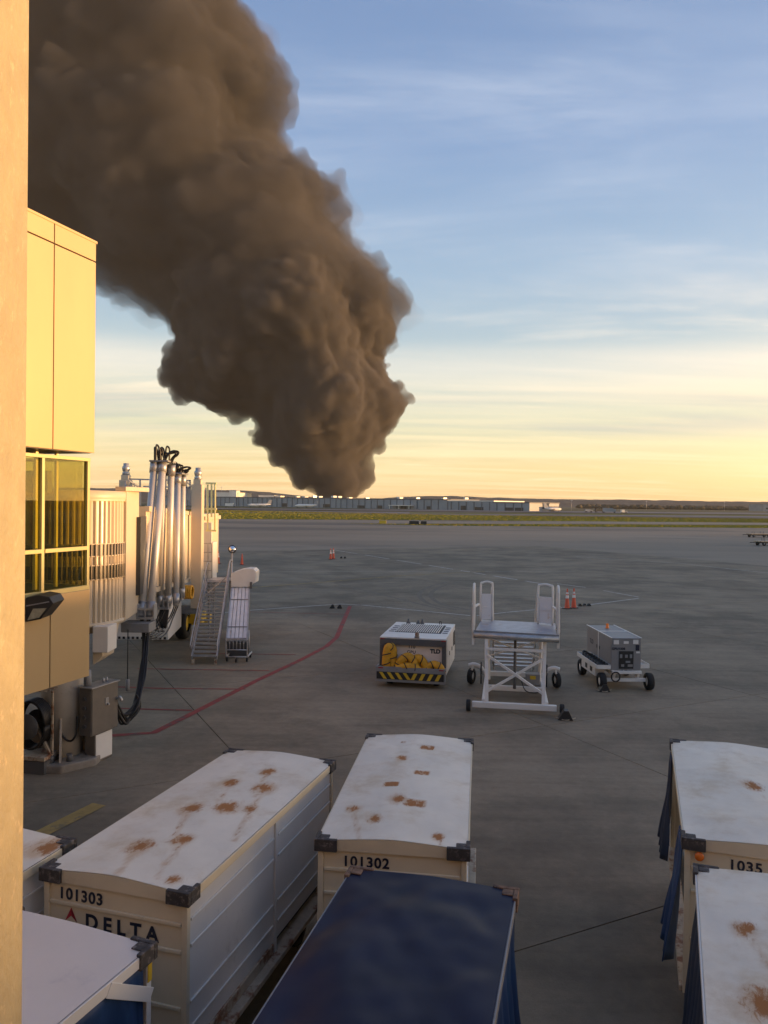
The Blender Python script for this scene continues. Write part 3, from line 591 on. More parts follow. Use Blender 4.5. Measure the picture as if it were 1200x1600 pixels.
# ------------------------------------------------------------------ baggage carts
WHEEL = None
def wheel(name, parent, x, y, r, w_, hub='grey', steer=0):
    o = MB(); o.lathe([(r*.55, -w_/2), (r*.93, -w_/2), (r, -w_*.3), (r, w_*.3), (r*.93, w_/2), (r*.55, w_/2)], n=20)
    t_ = o.build(name, M['tyre'], parent); t_.location = (x, y, r+.003); t_.rotation_euler = (0, rad(90), rad(steer))
    h_ = MB().lathe([(.001, -w_*.42), (r*.25, -w_*.42), (r*.56, -w_*.3), (r*.56, w_*.3), (r*.25, w_*.42), (.001, w_*.42)], n=16).build('rim', M[hub], t_)
    return t_
def bumper(parent, x, y, sx, sy, m_, z=2.1):
    mb = MB(); a, b, th, h = .20, .17, .055, .105
    # an L of rubber wrapped round the roof corner, slightly chunky and worn
    def X(v): return x+sx*v
    def Y(v): return y+sy*v
    def bx(x0, x1, y0, y1, z0, z1):
        mb.box(min(X(x0), X(x1)), max(X(x0), X(x1)), min(Y(y0), Y(y1)), max(Y(y0), Y(y1)), z0, z1)
    bx(-a, .032, -.012, .032, z-h, z+.020); bx(-.012, .032, -b, -.013, z-h, z+.020)
    bx(-.11, -.013, -.11, -.013, z+.002, z+.016)
    return mb.build('corner_bumper', m_, parent, bevel=.014)
def drape(parent, x, y0, y1, z0, z1, m_, flare=0., side=1, folds=9, amp=.03, seed=0, tiecenter=False):
    def fn(u, v):
        zz_ = z1+(z0-z1)*v; ph = u*folds*2*math.pi
        y = y0+(y1-y0)*u
        if tiecenter: y = (y0+y1)/2+(y-(y0+y1)/2)*(.35+.65*min(1, v*1.2))
        off = amp*(.25+v)*math.sin(ph+1.3*math.sin(3*v+seed))+flare*v**1.3+.02*noise.noise(Vector((u*4, v*3, seed)))
        return (x+side*(off+.02), y, zz_-.04*math.sin(u*3.1)*v)
    return MB().grid(fn, 60, 14).build('curtain', m_, parent, solid=.008)
def cart(label, ctr, heading, roofm='rusty', stains=(), front='cream', side='panel', bumpm='rubber', W=1.5, Ln=3.55, number=None, numpos=None, logo=False, curt='curtain', lcurt=False, lift=0., group='baggage carts parked below the window', brace=False, wave=1., crown=.055):
    t = thing('baggage_cart', label, 'baggage cart', (ctr.x, ctr.y, 0), heading, group)
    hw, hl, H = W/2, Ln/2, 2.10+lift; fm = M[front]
    sd_ = random.randint(0, 999)
    def roof(u, v):
        x = -hw+W*u; y = -hl+Ln*v; c = 1.1-math.sqrt((2*u-1)**2+.04)*1.08
        ed = min(1, max(0, 6*(1-abs(2*u-1))))*min(1, 14*v*(1-v)); zz_ = H+crown*c+ed*(.022*wave*noise.noise(Vector((x*1.6, y*1.3, sd_)))+.006*wave*noise.noise(Vector((x*5, y*4, sd_+3))))
        return (x, y, zz_)
    mb = MB().grid(roof, 40, 72); o = mb.build('roof', M[roofm], t)
    if stains:
        a = o.data.attributes.new('stain', 'FLOAT', 'POINT'); vals = []
        for vv in o.data.vertices:
            s = 0
            for (sx, sy, r, k) in stains:     # sx,sy in 0..1 of the roof
                dx = abs(vv.co.x-(-hw+W*sx)); dy = abs(vv.co.y-(-hl+Ln*sy))
                dd = max(dx/(r*1.0), dy/(r*.8)) if k == 'q' else math.hypot(dx/r, dy/(r*1.35))/1.75
                s = max(s, ((1-dd)*1.9 if k == 'q' else .86*(1-dd)**1.15) if dd < 1 else 0)
                if k == 's' and 0 < (vv.co.y-(-hl+Ln*sy))+.8 < .8: s = max(s, .42*(1-min(1, abs(vv.co.x-(-hw+W*sx)+.25*(vv.co.y-(-hl+Ln*sy)))/.07)))
            vals.append(min(s, .62 if k == 'q' or s > 1 else .8))
        a.data.foreach_set('value', vals)
    # folded roof edge all round
    e = MB()
    for s_ in (-1, 1): e.box(min(s_*hw, s_*(hw+.016)), max(s_*hw, s_*(hw+.016)), -hl, hl, H-.085, H-.004)
    e.build('roof_edge', M['grey'] if roofm == 'navy' else fm, t, .003)
    for s_ in (-1, 1):                      # header boards below the crowned roof line
        n = 24; v = []
        for i in range(n+1):
            u = i/n; x = -hw+W*u; zt = H+crown*(1.1-math.sqrt((2*u-1)**2+.04)*1.08)-.006; yo = s_*(hl-.006)
            v += [(x, yo, H-.098), (x, yo, zt)]
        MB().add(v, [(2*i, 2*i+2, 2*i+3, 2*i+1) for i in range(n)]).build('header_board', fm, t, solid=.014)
    for sx in (-1, 1):
        for sy in (-1, 1): bumper(t, sx*hw, sy*hl, sx, sy, M[bumpm], H)
    zb = .68
    # posts
    for sx in (-1, 1):
        for sy in (-1, 1):
            x0 = sx*(hw-.03); y0 = sy*(hl-.03)
            MB().box(x0-.028, x0+.028, y0-.028, y0+.028, .50, H-.056).build('corner_post', fm, t, .006)
    # end walls
    ends = (-1, 1)
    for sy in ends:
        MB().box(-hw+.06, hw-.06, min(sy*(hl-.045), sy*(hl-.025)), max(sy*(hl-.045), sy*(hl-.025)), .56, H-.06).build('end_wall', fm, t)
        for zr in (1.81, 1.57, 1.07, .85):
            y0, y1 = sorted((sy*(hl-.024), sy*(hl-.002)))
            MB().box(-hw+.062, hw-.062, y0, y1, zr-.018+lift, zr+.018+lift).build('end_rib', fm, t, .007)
    if side == 'panel':
        for sx in (-1, 1):
            x0, x1 = sorted((sx*(hw-.045), sx*(hw-.025)))
            for (ya, yb) in ((-hl+.06, .02), (.08, hl-.06)):
                MB().box(x0, x1, ya, yb, zb, H-.056).build('side_panel', M['white'], t)
                for zr in (1.83, 1.60, 1.10, .87):
                    xa, xb = sorted((sx*(hw-.024), sx*(hw-.006)))
                    MB().box(xa, xb, ya+.03, yb-.02, zr-.014, zr+.014).build('side_rib', M['white'], t, .006)
            x0, x1 = sorted((sx*(hw-.05), sx*(hw-.001)))
            MB().box(x0, x1, .022, .078, .56, H-.056).build('middle_post', M['white'], t, .006)
            x0, x1 = sorted((sx*(hw-.10), sx*(hw+.085)))
            MB().box(x0, x1, -hl+.03, hl-.03, .50, .56).build('rub_rail', M['rail'], t, .008)
            x0, x1 = sorted((sx*(hw-.04), sx*(hw-.005)))
            MB().box(x0, x1, -hl+.061, .0, .57, .675).build('sill', M['rail'], t)
    else:
        for sx in (-1, 1):
            if side == 'curtain':
                drape(t, sx*(hw-.03), -hl+.1, hl-.1, .62, H-.06, M[curt], .10, sx, 11, .035, sx*3)
            x0, x1 = sorted((sx*(hw-.06), sx*(hw-.001)))
            MB().box(x0, x1, -hl+.061, hl-.061, H-.10, H-.058).build('header_rail', M['galv'] if roofm == 'navy' else fm, t)
            x0, x1 = sorted((sx*(hw-.10), sx*(hw+.03)))
            MB().box(x0, x1, -hl+.03, hl-.03, .50, .56).build('rub_rail', M['rail'], t, .008)
    if lcurt:
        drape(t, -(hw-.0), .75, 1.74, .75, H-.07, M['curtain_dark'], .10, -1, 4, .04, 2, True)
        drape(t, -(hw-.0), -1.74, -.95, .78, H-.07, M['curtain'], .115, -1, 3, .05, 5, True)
    MB().box(-hw+.02, hw-.02, -hl+.02, hl-.02, .44, .499).build('deck', M['dkgrey'], t)
    f = MB()
    for s_ in (-1, 1): f.box(s_*.4-.04, s_*.4+.04, -hl+.1, hl-.1, .33, .439)
    for y in (-1.15, 1.15): f.box(-.42, .42, y-.04, y+.04, .19, .27); f.box(-.05, .05, y-.05, y+.05, .27, .33)
    f.build('chassis', M['dkgrey'], t)
    for y in (-1.15, 1.15):
        for s_ in (-1, 1): wheel('wheel', t, s_*.52, y, .21, .13)
    d = MB(); d.beam((-.3, hl-.2, .36), (0, hl+.55, .30), .05, .05); d.beam((.3, hl-.2, .36), (0, hl+.55, .30), .05, .05); d.box(-.04, .04, hl+.5, hl+.68, .27, .33)
    d.build('drawbar', M['dkgrey'], t)
    if number:
        text('cart_number', number, .145, M['ink'], t, (numpos[0], -hl+.0195, numpos[1]-.018), FRONT, .004, 1.12)
    if logo:
        text('airline_name', 'DELTA', .185, M['ink'], t, (-hw+.44, -hl+.0195, 1.615), FRONT, .006, 1.55)
        x0, zt = -hw+.29, 1.775; yv = -hl+.019
        MB().add([(x0, yv, zt), (x0-.065, yv, zt-.13), (x0, yv, zt-.075)], [(0, 1, 2)]).build('logo_half', mat('logo_red', (.42, .02, .03), .5), t, solid=.002)
        MB().add([(x0+.002, yv, zt), (x0+.002, yv, zt-.075), (x0+.067, yv, zt-.13)], [(0, 1, 2)]).build('logo_half', mat('logo_dark_red', (.24, .01, .02), .5), t, solid=.002)
    if brace:
        a = Vector((hw+.018, hl-.50, H-.05)); b = Vector((hw+.018, hl-.03, H-.36))
        MB().beam(a, b, .012, .10, Vector((1, 0, 0)).cross(b-a)).build('corner_brace', M['white'], t, .003)
        MB().box(hw-.0, hw+.006, hl-.052, hl-.006, H-.26, H-.12).build('yellow_reflector', M['yellow'], t)
    return t
def mid(a, heading, W, Ln, corner):
    """centre of a cart from one roof corner; corner = (sx, sy)"""
    f, r_ = hd(heading); return Vector((a.x, a.y, 0)) - r_*(corner[0]*W/2) - f*(corner[1]*Ln/2)
c1_ = mid(G(293, 1397, 2.1), 16.7, 1.5, 3.6, (1, -1))
cart('white rust spotted cart with airline lettering and ribbed side, left of the middle', c1_, 16.7, 'rusty',
     [(.60, .80, .10, 's'), (.72, .66, .13, 's'), (.44, .66, .11, 's'), (.64, .475, .15, 'r'), (.42, .43, .13, 's'), (.62, .24, .10, 's'), (.42, .16, .13, 's'), (.80, .50, .08, 's'), (.85, .04, .07, 'r')],
     number='101303', numpos=(-.60, 1.865), logo=True, Ln=3.6)
c2_ = mid(G(730, 1328, 2.1), 7.2, 1.5, 3.55, (1, -1))
cart('white cart with square rust patches on its roof, in the middle behind the navy cart', c2_, 7.2, 'rusty',
     [(.60, .84, .12, 'q'), (.36, .90, .04, 'r'), (.40, .70, .08, 'r'), (.60, .56, .12, 'q'), (.38, .43, .11, 'q'), (.60, .28, .15, 'q'), (.46, .30, .10, 'r'), (.34, .14, .09, 'r'), (.15, .22, .08, 's'), (.8, .06, .07, 's')],
     number='101302', numpos=(-.50, 1.865), side='panel')
c3_ = mid(G(806, 1390, 2.1), 14.6, 1.5, 3.6, (1, 1))
cart('cart with a dented navy blue roof and blue curtain, nearest in the middle', c3_, 14.6, 'navy', (), side='curtain', bumpm='brownrub', front='dkgrey', wave=2.6, crown=.035)
c4_ = mid(G(241, 1474, 2.1), 21, 1.5, 3.6, (1, 1))
cart('cart with a smooth lilac white roof and yellow reflector, nearest at bottom left', c4_, 21, 'lilac', (), side='curtain', front='white', brace=True, wave=.4, crown=.02)
c5_ = mid(G(1070, 1310, 2.1), 18.5, 1.55, 3.5, (-1, -1))
t5 = cart('white roofed cart with flared blue curtains and orange reflector, farther at right', c5_, 18.5, 'rusty', [(.55, .5, .12, 's'), (.8, .3, .1, 's')], side='open', number='1035', numpos=(-.36, 1.86), lcurt=True, Ln=3.5, W=1.55, front='cream')
o = MB().lathe([(.001, -.012), (.045, -.008), (.045, .008), (.001, .012)], n=20).build('orange_reflector', M['amber'], t5)
o.location = (-.775+.14, -1.75-.014, 1.94); o.rotation_euler = (rad(90), 0, 0)
c6_ = mid(G(1088, 1352, 2.1), 20.6, 1.5, 3.6, (-1, 1))
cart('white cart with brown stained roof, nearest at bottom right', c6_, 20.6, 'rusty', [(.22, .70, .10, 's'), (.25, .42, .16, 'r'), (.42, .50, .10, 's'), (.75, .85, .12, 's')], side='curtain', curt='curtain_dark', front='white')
c7_ = mid(G(116, 1312, 2.1), 16.7, 1.5, 3.6, (1, 1))
cart('cart with tan rust stained roof, cut off at the left edge beside the column', c7_, 16.7, 'rusty', [(.70, .84, .2, 'r'), (.92, .94, .14, 'r'), (.85, .7, .2, 's')], side='panel')

# ------------------------------------------------------------------ column outside the window
f18, r18 = hd(18.4)
ce = PX(41.5, 850, 1.35)
t = thing('building_column', 'rough speckled tan column close to the window along the left edge', 'column', (ce.x, 1.35, 0), 0)
mb = MB(); mb.box(-.32, 0, -.42, 0, 0, 9.5); mb.build('shaft', M['column'], t, .006)

# ------------------------------------------------------------------ vestibule building at the left
CD = 14.5
cx_, cy_ = PX(147.5, 790, CD).x, CD
def cz(py, px=148): return PX(px, py, CD).z
vt = thing('gate_vestibule', 'yellow lit panelled building block with green tinted corner window at left', 'building', (cx_, cy_, 0), 18.4)
# local frame: +x points right (wall faces +x), +y away; the wall runs from y=0 (far corner) to -y
Wt, Wp, Wt2, Wb = cz(380), cz(709), cz(717), cz(1056)
Wtr, Wsi = cz(856), cz(918)
JT = cz(410)
LB = 3.4
yj = [0, -1.09, -2.45, -LB]
def panel(ya, yb, z0, z1, x=.0, m_='panel'):
    return MB().box(x-.05, x, yb+.012, ya-.012, z0+.012, z1-.012).build('panel', M[m_], vt, .006)
MB().box(-4.0, -.055, -LB, -.06, Wp, Wt-.02).build('upper_core', M['dkgrey'], vt)
MB().box(-4.0, -.055, -LB, -.06, Wb+.02, Wsi-.03).build('lower_core', M['dkgrey'], vt)
for ya, yb in zip(yj[:-1], yj[1:]):
    panel(ya, yb, JT, Wt); panel(ya, yb, Wp, JT); panel(ya-.06 if ya == 0 else ya, yb, Wb, Wsi-.02, -.03)
for (x0, x1) in ((-1.3, -.06), (-2.6, -1.3), (-4.0, -2.6)):
    for (z0, z1) in ((JT, Wt), (Wp, JT), (Wb, Wsi-.02)):
        MB().box(x0+.012, x1-.012, -.052, -.0 if z0 > Wb+.1 else -.03, z0+.012, z1-.012).build('panel', M['panel'], vt, .006)
MB().box(-4.0, .012, -LB, .012, Wt-.015, Wt+.03).build('parapet_cap', M['panel'], vt)
fr = vt
XW = -.10
wins = [(-.10, -1.20), (-1.26, -2.5), (-2.56, -LB)]
for py_ in (-.07, -1.23, -2.53, -LB+.03):
    MB().box(XW-.06, XW+.03, py_-.032, py_+.032, Wsi+.04, Wt2-.05).build('mullion', M['frame'], fr, .004)
for zz_, hh in ((Wt2-.02, .032), (Wsi+.005, .045)):
    MB().box(XW-.06, XW+.035, -LB, -.035, zz_-hh, zz_+hh).build('window_rail', M['frame'], fr, .004)
for (ya, yb) in wins:
    MB().box(XW-.06, XW+.03, yb+.03 if yb > -LB else yb, ya, Wtr-.035, Wtr+.035).build('window_rail', M['frame'], fr, .004)
    for (z0, z1) in ((Wsi+.05, Wtr-.036), (Wtr+.036, Wt2-.052)):
        MB().box(XW-.026, XW-.018, yb-.02, ya+.02, z0, z1).build('pane', M['glass'], fr)
# the far glazed face round the corner
for (z0, z1) in ((Wsi+.05, Wtr-.036), (Wtr+.036, Wt2-.052)):
    MB().box(-2.2, -.17, -.13, -.122, z0, z1).build('pane', M['glass'], fr)
MB().box(-2.25, -.16, -.16, -.06, Wtr-.035, Wtr+.035).build('window_rail', M['frame'], fr)
MB().box(-2.25, -.16, -.16, -.06, Wsi-.04, Wsi+.05).build('window_rail', M['frame'], fr)
MB().box(-2.25, -.16, -.16, -.06, Wt2-.052, Wt2+.012).build('window_rail', M['frame'], fr)
M['inner'] = mat('interior_wall', (.34, .30, .16), .8, var=.1)
MB().box(-3.9, -3.8, -LB, -.1, Wsi, Wp).build('interior_wall', M['inner'], vt)
MB().box(-3.9, -.2, -LB, -.1, Wsi-.01, Wsi+.03).build('floor', M['dkgrey'], vt)
MB().box(-3.9, -2.3, -.12, -.06, Wsi-.03, Wp).build('far_wall', M['panel'], vt)
MB().box(-.95, -.75, -1.9, -1.72, Wsi+.2, Wp-.3).build('interior_post', M['cageyellow'], vt)
MB().box(-1.6, -1.5, -1.1, -.3, Wsi+.03, Wsi+1.9).build('interior_door', M['dkgrey'], vt)
for (x, y, w_) in ((-.55, -.38, .05), (-.75, -.62, .10), (-.50, -.95, .06), (-1.1, -.80, .12)): MB().box(x-w_/2, x+w_/2, y-w_/2, y+w_/2, Wsi+.03, Wp-.6 if w_ > .08 else Wp-.02).build('interior_post', M['cageyellow'] if w_ < .09 else M['inner'], vt)
MB().box(-1.4, -.45, -.72, -.60, Wp-.75, Wp-.35).build('interior_sign', M['dkgrey'], vt)

# floodlight on the lower panel
fl = thing('floodlight', 'black wall floodlight with a wedge hood below the tinted window', 'floodlight', vt.matrix_basis @ Vector((-.03, -1.30, 0)), 18.4)
fl.location = PX(40, 955, 13.2); fl.rotation_euler = (0, 0, 0)
def fpx(x, y, d): return PX(x, y, d)-fl.location
o1 = [fpx(x, y, 12.9) for x, y in ((40, 972), (63, 967.5), (83, 943), (77, 933), (60, 930), (40, 934))]; o2 = [p+Vector((.02, .42, .02)) for p in o1]
MB().add(o1+o2, [tuple(range(6)), tuple(range(6, 12))[::-1]]+[((i+1) % 6, i, 6+i, 6+(i+1) % 6) for i in range(6)]).build('housing', M['black'], fl, .012)
o3 = [fpx(x, y, 12.88) for x, y in ((43, 969), (61, 965), (73, 950), (52, 951))]
MB().add(o3, [(0, 1, 2, 3)]).build('lens', M['lens'], fl, solid=.02)
MB().add([fpx(x, y, 12.885) for x, y in ((40, 946), (76, 939.5), (77, 941), (40, 948))], [(0, 1, 2, 3)]).build('hood_seam', M['grey'], fl, solid=.01)

# ------------------------------------------------------------------ jet bridge
jb = thing('jet_bridge', 'sunlit cream boarding bridge with round ribbed rotunda and gantry of cable tubes', 'jet bridge', (0, 0, 0))
rc = Vector((PX(113, 790, 17.2).x, 17.2, 0)); RR = 1.08
def rz(py, d=16.2, px=170): return PX(px, py, d).z
zt, zb_ = rz(783), rz(977)
b1, b2, b3, b4 = rz(851.5), rz(871), rz(885.5), rz(908)
# corrugated curtain as vertical slats round the drum
nsl = 34; slat = None
for i in range(nsl):
    a0 = rad(-118+i*6.1); 
    mb = MB(); am = a0+rad(2.3); c, s = math.cos(am), math.sin(am); Mx = Matrix.Translation((rc.x+c*RR, rc.y+s*RR, 0)) @ Matrix.Rotation(am, 4, 'Z')
    if i == 0 or True:
        if slat is None:
            sm_ = MB(); wv = .050
            sm_.add([(0, -wv, zb_), (.045, -wv*.35, zb_), (.045, wv*.35, zb_), (0, wv, zb_), (0, -wv, zt), (.045, -wv*.35, zt), (.045, wv*.35, zt), (0, wv, zt)], [(0,1,5,4), (1,2,6,5), (2,3,7,6)])
            slat = sm_.mesh('curtain_slat'); slat.materials.append(M['bridge'])
        o = bpy.data.objects.new('curtain_slat', slat); COL.objects.link(o); o.parent = jb; o.matrix_basis = Mx
for (za, zc_, mm) in ((zb_, b4, 'bridge'), (b4, b3, 'darkwin'), (b3, b2, 'bridge'), (b2, b1, 'darkwin'), (b1, zt, 'bridge')):
    MB().lathe([(RR+(.0 if mm == 'bridge' else .052), za), (RR+(.0 if mm == 'bridge' else .052), zc_)], (rc.x, rc.y, 0), 64).build('drum' if mm == 'bridge' else 'drum_band', M['galv'] if mm == 'bridge' else M['drumband'] if 'drumband' in M else M['dkgrey'], jb)
for zz_ in (b1, b2, b3, b4):
    MB().lathe([(RR+.052, zz_-.012), (RR+.068, zz_-.012), (RR+.068, zz_+.012), (RR+.052, zz_+.012)], (rc.x, rc.y, 0), 64).build('band_trim', M['bridge'], jb)
for i in range(26):      # thin ribs that cross the dark bands
    a0 = rad(-112+i*4.9); c, s = math.cos(a0), math.sin(a0)
    MB().cyl((rc.x+c*(RR+.075), rc.y+s*(RR+.075), b4), (rc.x+c*(RR+.075), rc.y+s*(RR+.075), b1), .012, 6).build('band_rib', M['bridge'], jb)
MB().lathe([(0, zt), (RR+.10, zt), (RR+.07, zt+.02), (RR+.09, zt+.05), (RR+.09, zt+.22), (0, zt+.25)], (rc.x, rc.y, 0), 64).build('rotunda_roof', M['bridge'], jb)
MB().lathe([(0, zb_-.30), (RR*.7, zb_-.28), (RR-.05, zb_-.10), (RR+.07, zb_-.09), (RR+.09, zb_), (RR-.05, zb_+.002)], (rc.x, rc.y, 0), 64).build('rotunda_floor_ring', M['bridge'], jb)
# frame panel between rotunda and tunnel
q0, q1 = PX(198, 790, 17.3), PX(217.5, 790, 18.6)
fz0, fz1 = PX(205, 962, 18).z, PX(205, 768, 18).z
q0 = Vector((q0.x, q0.y, 0)); q1 = Vector((q1.x, q1.y, 0)); ap = q1-q0
lf = Vector((-1, .12, 0)).normalized()*2.9
MB().hexa([q0+Vector((0,0,fz0)), q1+Vector((0,0,fz0)), q1+lf+Vector((0,0,fz0)), q0+lf+Vector((0,0,fz0)), q0+Vector((0,0,fz1)), q1+Vector((0,0,fz1)), q1+lf+Vector((0,0,fz1)), q0+lf+Vector((0,0,fz1))]).build('tunnel_frame', M['bridge'], jb, .02)
MB().beam(q0+Vector((-.1,-.12,fz1+.05)), q1+Vector((.12,0,fz1+.05)), .25, .10).build('frame_cap', M['bridge'], jb, .01)
# tunnel: sloping box with ribbed side
TA, TB = PX(228, 790, 19.2), PX(303, 790, 31.5)
TA = Vector((TA.x, TA.y, 0)); TB = Vector((TB.x, TB.y, 0)); td = (TB-TA).normalized(); tn = Vector((-td.y, td.x, 0)); TW = 2.7
at0, at1 = PX(228, 790, 19.2).z-.02, PX(300, 799, 31).z-.05
ab0, ab1 = PX(228, 930, 19.2).z, PX(300, 909, 31).z
def tz(s, top): L_ = (TB-TA).length; return (at0+(at1-at0)*s/L_) if top else (ab0+(ab1-ab0)*s/L_)
TL = (TB-TA).length
def tp(s, off, z): p = TA+td*s+tn*off; return Vector((p.x, p.y, z))
MB().hexa([tp(0,0,tz(0,0)), tp(TL,0,tz(TL,0)), tp(TL,TW,tz(TL,0)), tp(0,TW,tz(0,0)), tp(0,0,tz(0,1)), tp(TL,0,tz(TL,1)), tp(TL,TW,tz(TL,1)), tp(0,TW,tz(0,1))]).build('tunnel', M['bridge'], jb)
s = .25; k = 0
while s < TL-.1:
    MB().hexa([tp(s,-.05,tz(s,0)+.16), tp(s+.16,-.05,tz(s+.16,0)+.16), tp(s+.20,.01,tz(s+.2,0)+.16), tp(s-.04,.01,tz(s,0)+.16), tp(s,-.05,tz(s,1)-.12), tp(s+.16,-.05,tz(s+.16,1)-.12), tp(s+.20,.01,tz(s+.2,1)-.12), tp(s-.04,.01,tz(s,1)-.12)]).build('side_rib', M['bridge'], jb)
    s += .42
for (zo, hh) in ((1, -.06), (0, .08)):
    a, b = tp(0, -.03, tz(0, zo)+hh), tp(TL, -.03, tz(TL, zo)+hh)
    MB().beam(a, b, .12, .14).build('side_rail', M['bridge'], jb, .01)
MB().hexa([tp(-.9,-.02,tz(0,0)+.1), tp(-.02,-.02,tz(0,0)+.1), tp(-.02,TW,tz(0,0)+.1), tp(-.9,TW,tz(0,0)+.1), tp(-.9,-.02,tz(0,1)-.25), tp(-.02,-.02,tz(0,1)-.25), tp(-.02,TW,tz(0,1)-.25), tp(-.9,TW,tz(0,1)-.25)]).build('bellows', M['darkwin'], jb)
# lift columns with beacons
def lift(px, ptop, d, pbot, w_):
    b = PX(px, pbot, d); tpz = PX(px, ptop, d).z
    o = MB().box(b.x-w_/2, b.x+w_/2, d-w_/2, d+w_/2, b.z, tpz).build('lift_column', M['bridge'], jb, .02)
    MB().box(b.x-w_*.36, b.x+w_*.36, d-w_*.36, d+w_*.36, tpz+.001, tpz+.19).build('column_cap', M['bridge'], o, .015)
    MB().lathe([(0, .19), (.14, .19), (.14, .28), (.10, .31), (.13, .34), (.15, .45), (.13, .51), (.10, .53), (.10, .63), (0, .64)], (b.x, d, tpz), 14).build('motor', M['galv'], o)
    return b
lb = lift(307.5, 757, 29, 950, .40)
lb2 = lift(195.5, 750, 29, 905, .40)
MB().box(lb2.x, lb.x+.1, 28.85, 29.15, lb.z-.2, lb.z+.1).build('cross_beam', M['grey'], jb, .01)
# bogie
bg_ = Vector((lb.x-1.2, 31.5, 0))
MB().box(bg_.x-1.5, bg_.x+.9, 31.0, 31.9, .55, .95).build('bogie', M['yellow'], jb, .02)
MB().box(bg_.x-.2, bg_.x+.2, 29.1, 31.3, .95, 1.3).build('bogie_arm', M['grey'], jb, .02)
for dx in (-.95, .25): wheel('bogie_wheel', jb, bg_.x+dx, 30.7, .62, .40, 'yellow')
yp = G(300, 985); MB().box(yp.x-.75, yp.x+.8, yp.y-.15, yp.y+.15, .25, .72).build('yellow_bumper', M['yellow'], jb, .02)
# roof guard rails
def rail(pts, r=.028): 
    for a, b in zip(pts[:-1], pts[1:]): MB().beam(a, b, r*2, r*2).build('guard_rail', M['galv'], jb, .004)
rt0, rt1 = PX(200, 748, 29), PX(300, 752, 29)
R1 = [PX(196, 748.5, 29), PX(298, 751, 29)]; rail(R1); rail([PX(224, 760, 29), PX(298, 762, 29)])
for px, pb in ((219, 790), (243, 790), (267, 790), (281, 790), (291, 790), (297, 790)): rail([PX(px, 750, 29), PX(px, pb, 29)])
rail([PX(196, 748.5, 29), PX(196, 790, 27)]); rail([PX(202, 752, 25), PX(216, 760, 29)]); rail([PX(290, 751, 29), PX(300, 760, 34), PX(300, 790, 34)]); 
for px in (206, 210, 203): rail([PX(px, 755, 26), PX(px, 775, 26)], .02)
s_ = thing('gate_sign', 'white gate sign with a black 4 on the bridge roof railing', 'sign', PX(287, 770, 29.12), 0)
MB().box(-.40, .26, 0, .03, -.28, .24).build('sign_plate', M['roofwhite'], s_)
text('gate_number', '4', .62, M['black'], s_, (-.28, -.004, -.22), FRONT, .02)
# cab end beyond the lift columns
ca, cb_ = PX(317, 790, 31.6), PX(331, 790, 33.2)
cz0, cz1 = PX(323, 948, 32).z, PX(323, 803, 32).z
MB().box(ca.x-2.0, cb_.x, 31.8, 34.6, cz0+1.2, cz1).build('cab', M['bridge'], jb, .03)
MB().box(ca.x-2.05, cb_.x+.08, 31.72, 34.7, cz1-.26, cz1-.10).build('cab_eave', M['bridge'], jb, .01)
for px in (318, 321.5): 
    a = PX(px, 848, 31.7); MB().box(a.x, a.x+.07, 31.765, 31.795, a.z-.75, a.z).build('door_window', M['darkwin'], jb)
MB().box(ca.x-.25, ca.x+.35, 31.70, 31.79, cz0+1.25, cz1-.35).build('service_door', M['white'], jb, .01)
wn_ = PX(336, 858, 32.5); MB().box(wn_.x-.22, wn_.x-.02, 32.2, 33, cz0+1.0, wn_.z+.3).build('side_box', M['white'], jb, .02)
for k in range(5): rail([PX(317+k*.0, 905-k*14, 31.3), PX(331, 905-k*14, 31.3)], .018)
for px in (317, 325, 331): rail([PX(px, 945, 31.3), PX(px, 850, 31.3)], .018)
# yellow ladder cage
def yr(a, b, r=.03): MB().beam(a, b, r*2, r*2).build('ladder_cage', M['cageyellow'], jb, .004)
for px in (324.5, 330.5, 336): yr(PX(px, 755.5 if px > 325 else 757, 31), PX(px, 829 if px != 330.5 else 808, 31))
for py in (755, 795, 829): yr(PX(321.5, py, 31), PX(338.5, py+.3, 31), .035)
for px in (317.5, 322): rail([PX(px, 762, 31.1), PX(px, 799, 31.1)], .02)
for k in range(5): rail([PX(317, 764+k*8, 31.1), PX(322.5, 764+k*8, 31.1)], .014)
# gantry of cable tubes: two heads, three feet
Bk = [PX(229, 965, 18.6), PX(256.5, 950, 21.5), PX(278.5, 936, 24.5)]
Tk = [PX(249, 722, 20.2), PX(272.5, 741, 23.0)]
def foot(i, w_):
    b = Bk[i]; 
    for (x0, x1, y0, y1, z0, z1) in ((-w_, w_, -.12, .12, -.03, .03), (-w_, -w_+.04, -.12, .12, .031, .34), (w_-.04, w_, -.12, .12, .031, .34), (-.02, .02, -.12, -.08, .031, .34), (-w_+.041, w_-.041, -.115, -.075, .20, .25)):
        MB().box(b.x+x0, b.x+x1, b.y+y0, b.y+y1, b.z+z0, b.z+z1).build('tube_bracket', M['galv'], jb, .004)
foot(0, .22); foot(1, .15); foot(2, .15)
def tubes(T, B_, dx1, dx2, r=.088):
    for k in (0, 1):
        a = T+Vector((dx1+k*.20-.10, k*.03, 0)); b = B_+Vector((dx2+k*.21-.10, k*.03, .03))
        d = (b-a).normalized()
        o = MB().cyl(a, b, r, 20).build('cable_tube', M['alu'], jb)
        MB().cyl(a, a+d*.30, r+.022, 20).build('tube_collar', M['galv'], o)
        MB().cyl(b-d*.35, b-d*.05, r+.012, 20).build('tube_collar', M['galv'], o)
tubes(Tk[0], Bk[0], -.02, -.03, .095); tubes(Tk[0]+Vector((.10, .45, -.04)), Bk[1], -.01, -.02, .082)
tubes(Tk[1], Bk[1]+Vector((.08, .2, 0)), -.0, .08, .082); tubes(Tk[1]+Vector((.03, .45, -.03)), Bk[2], .0, 0, .082)
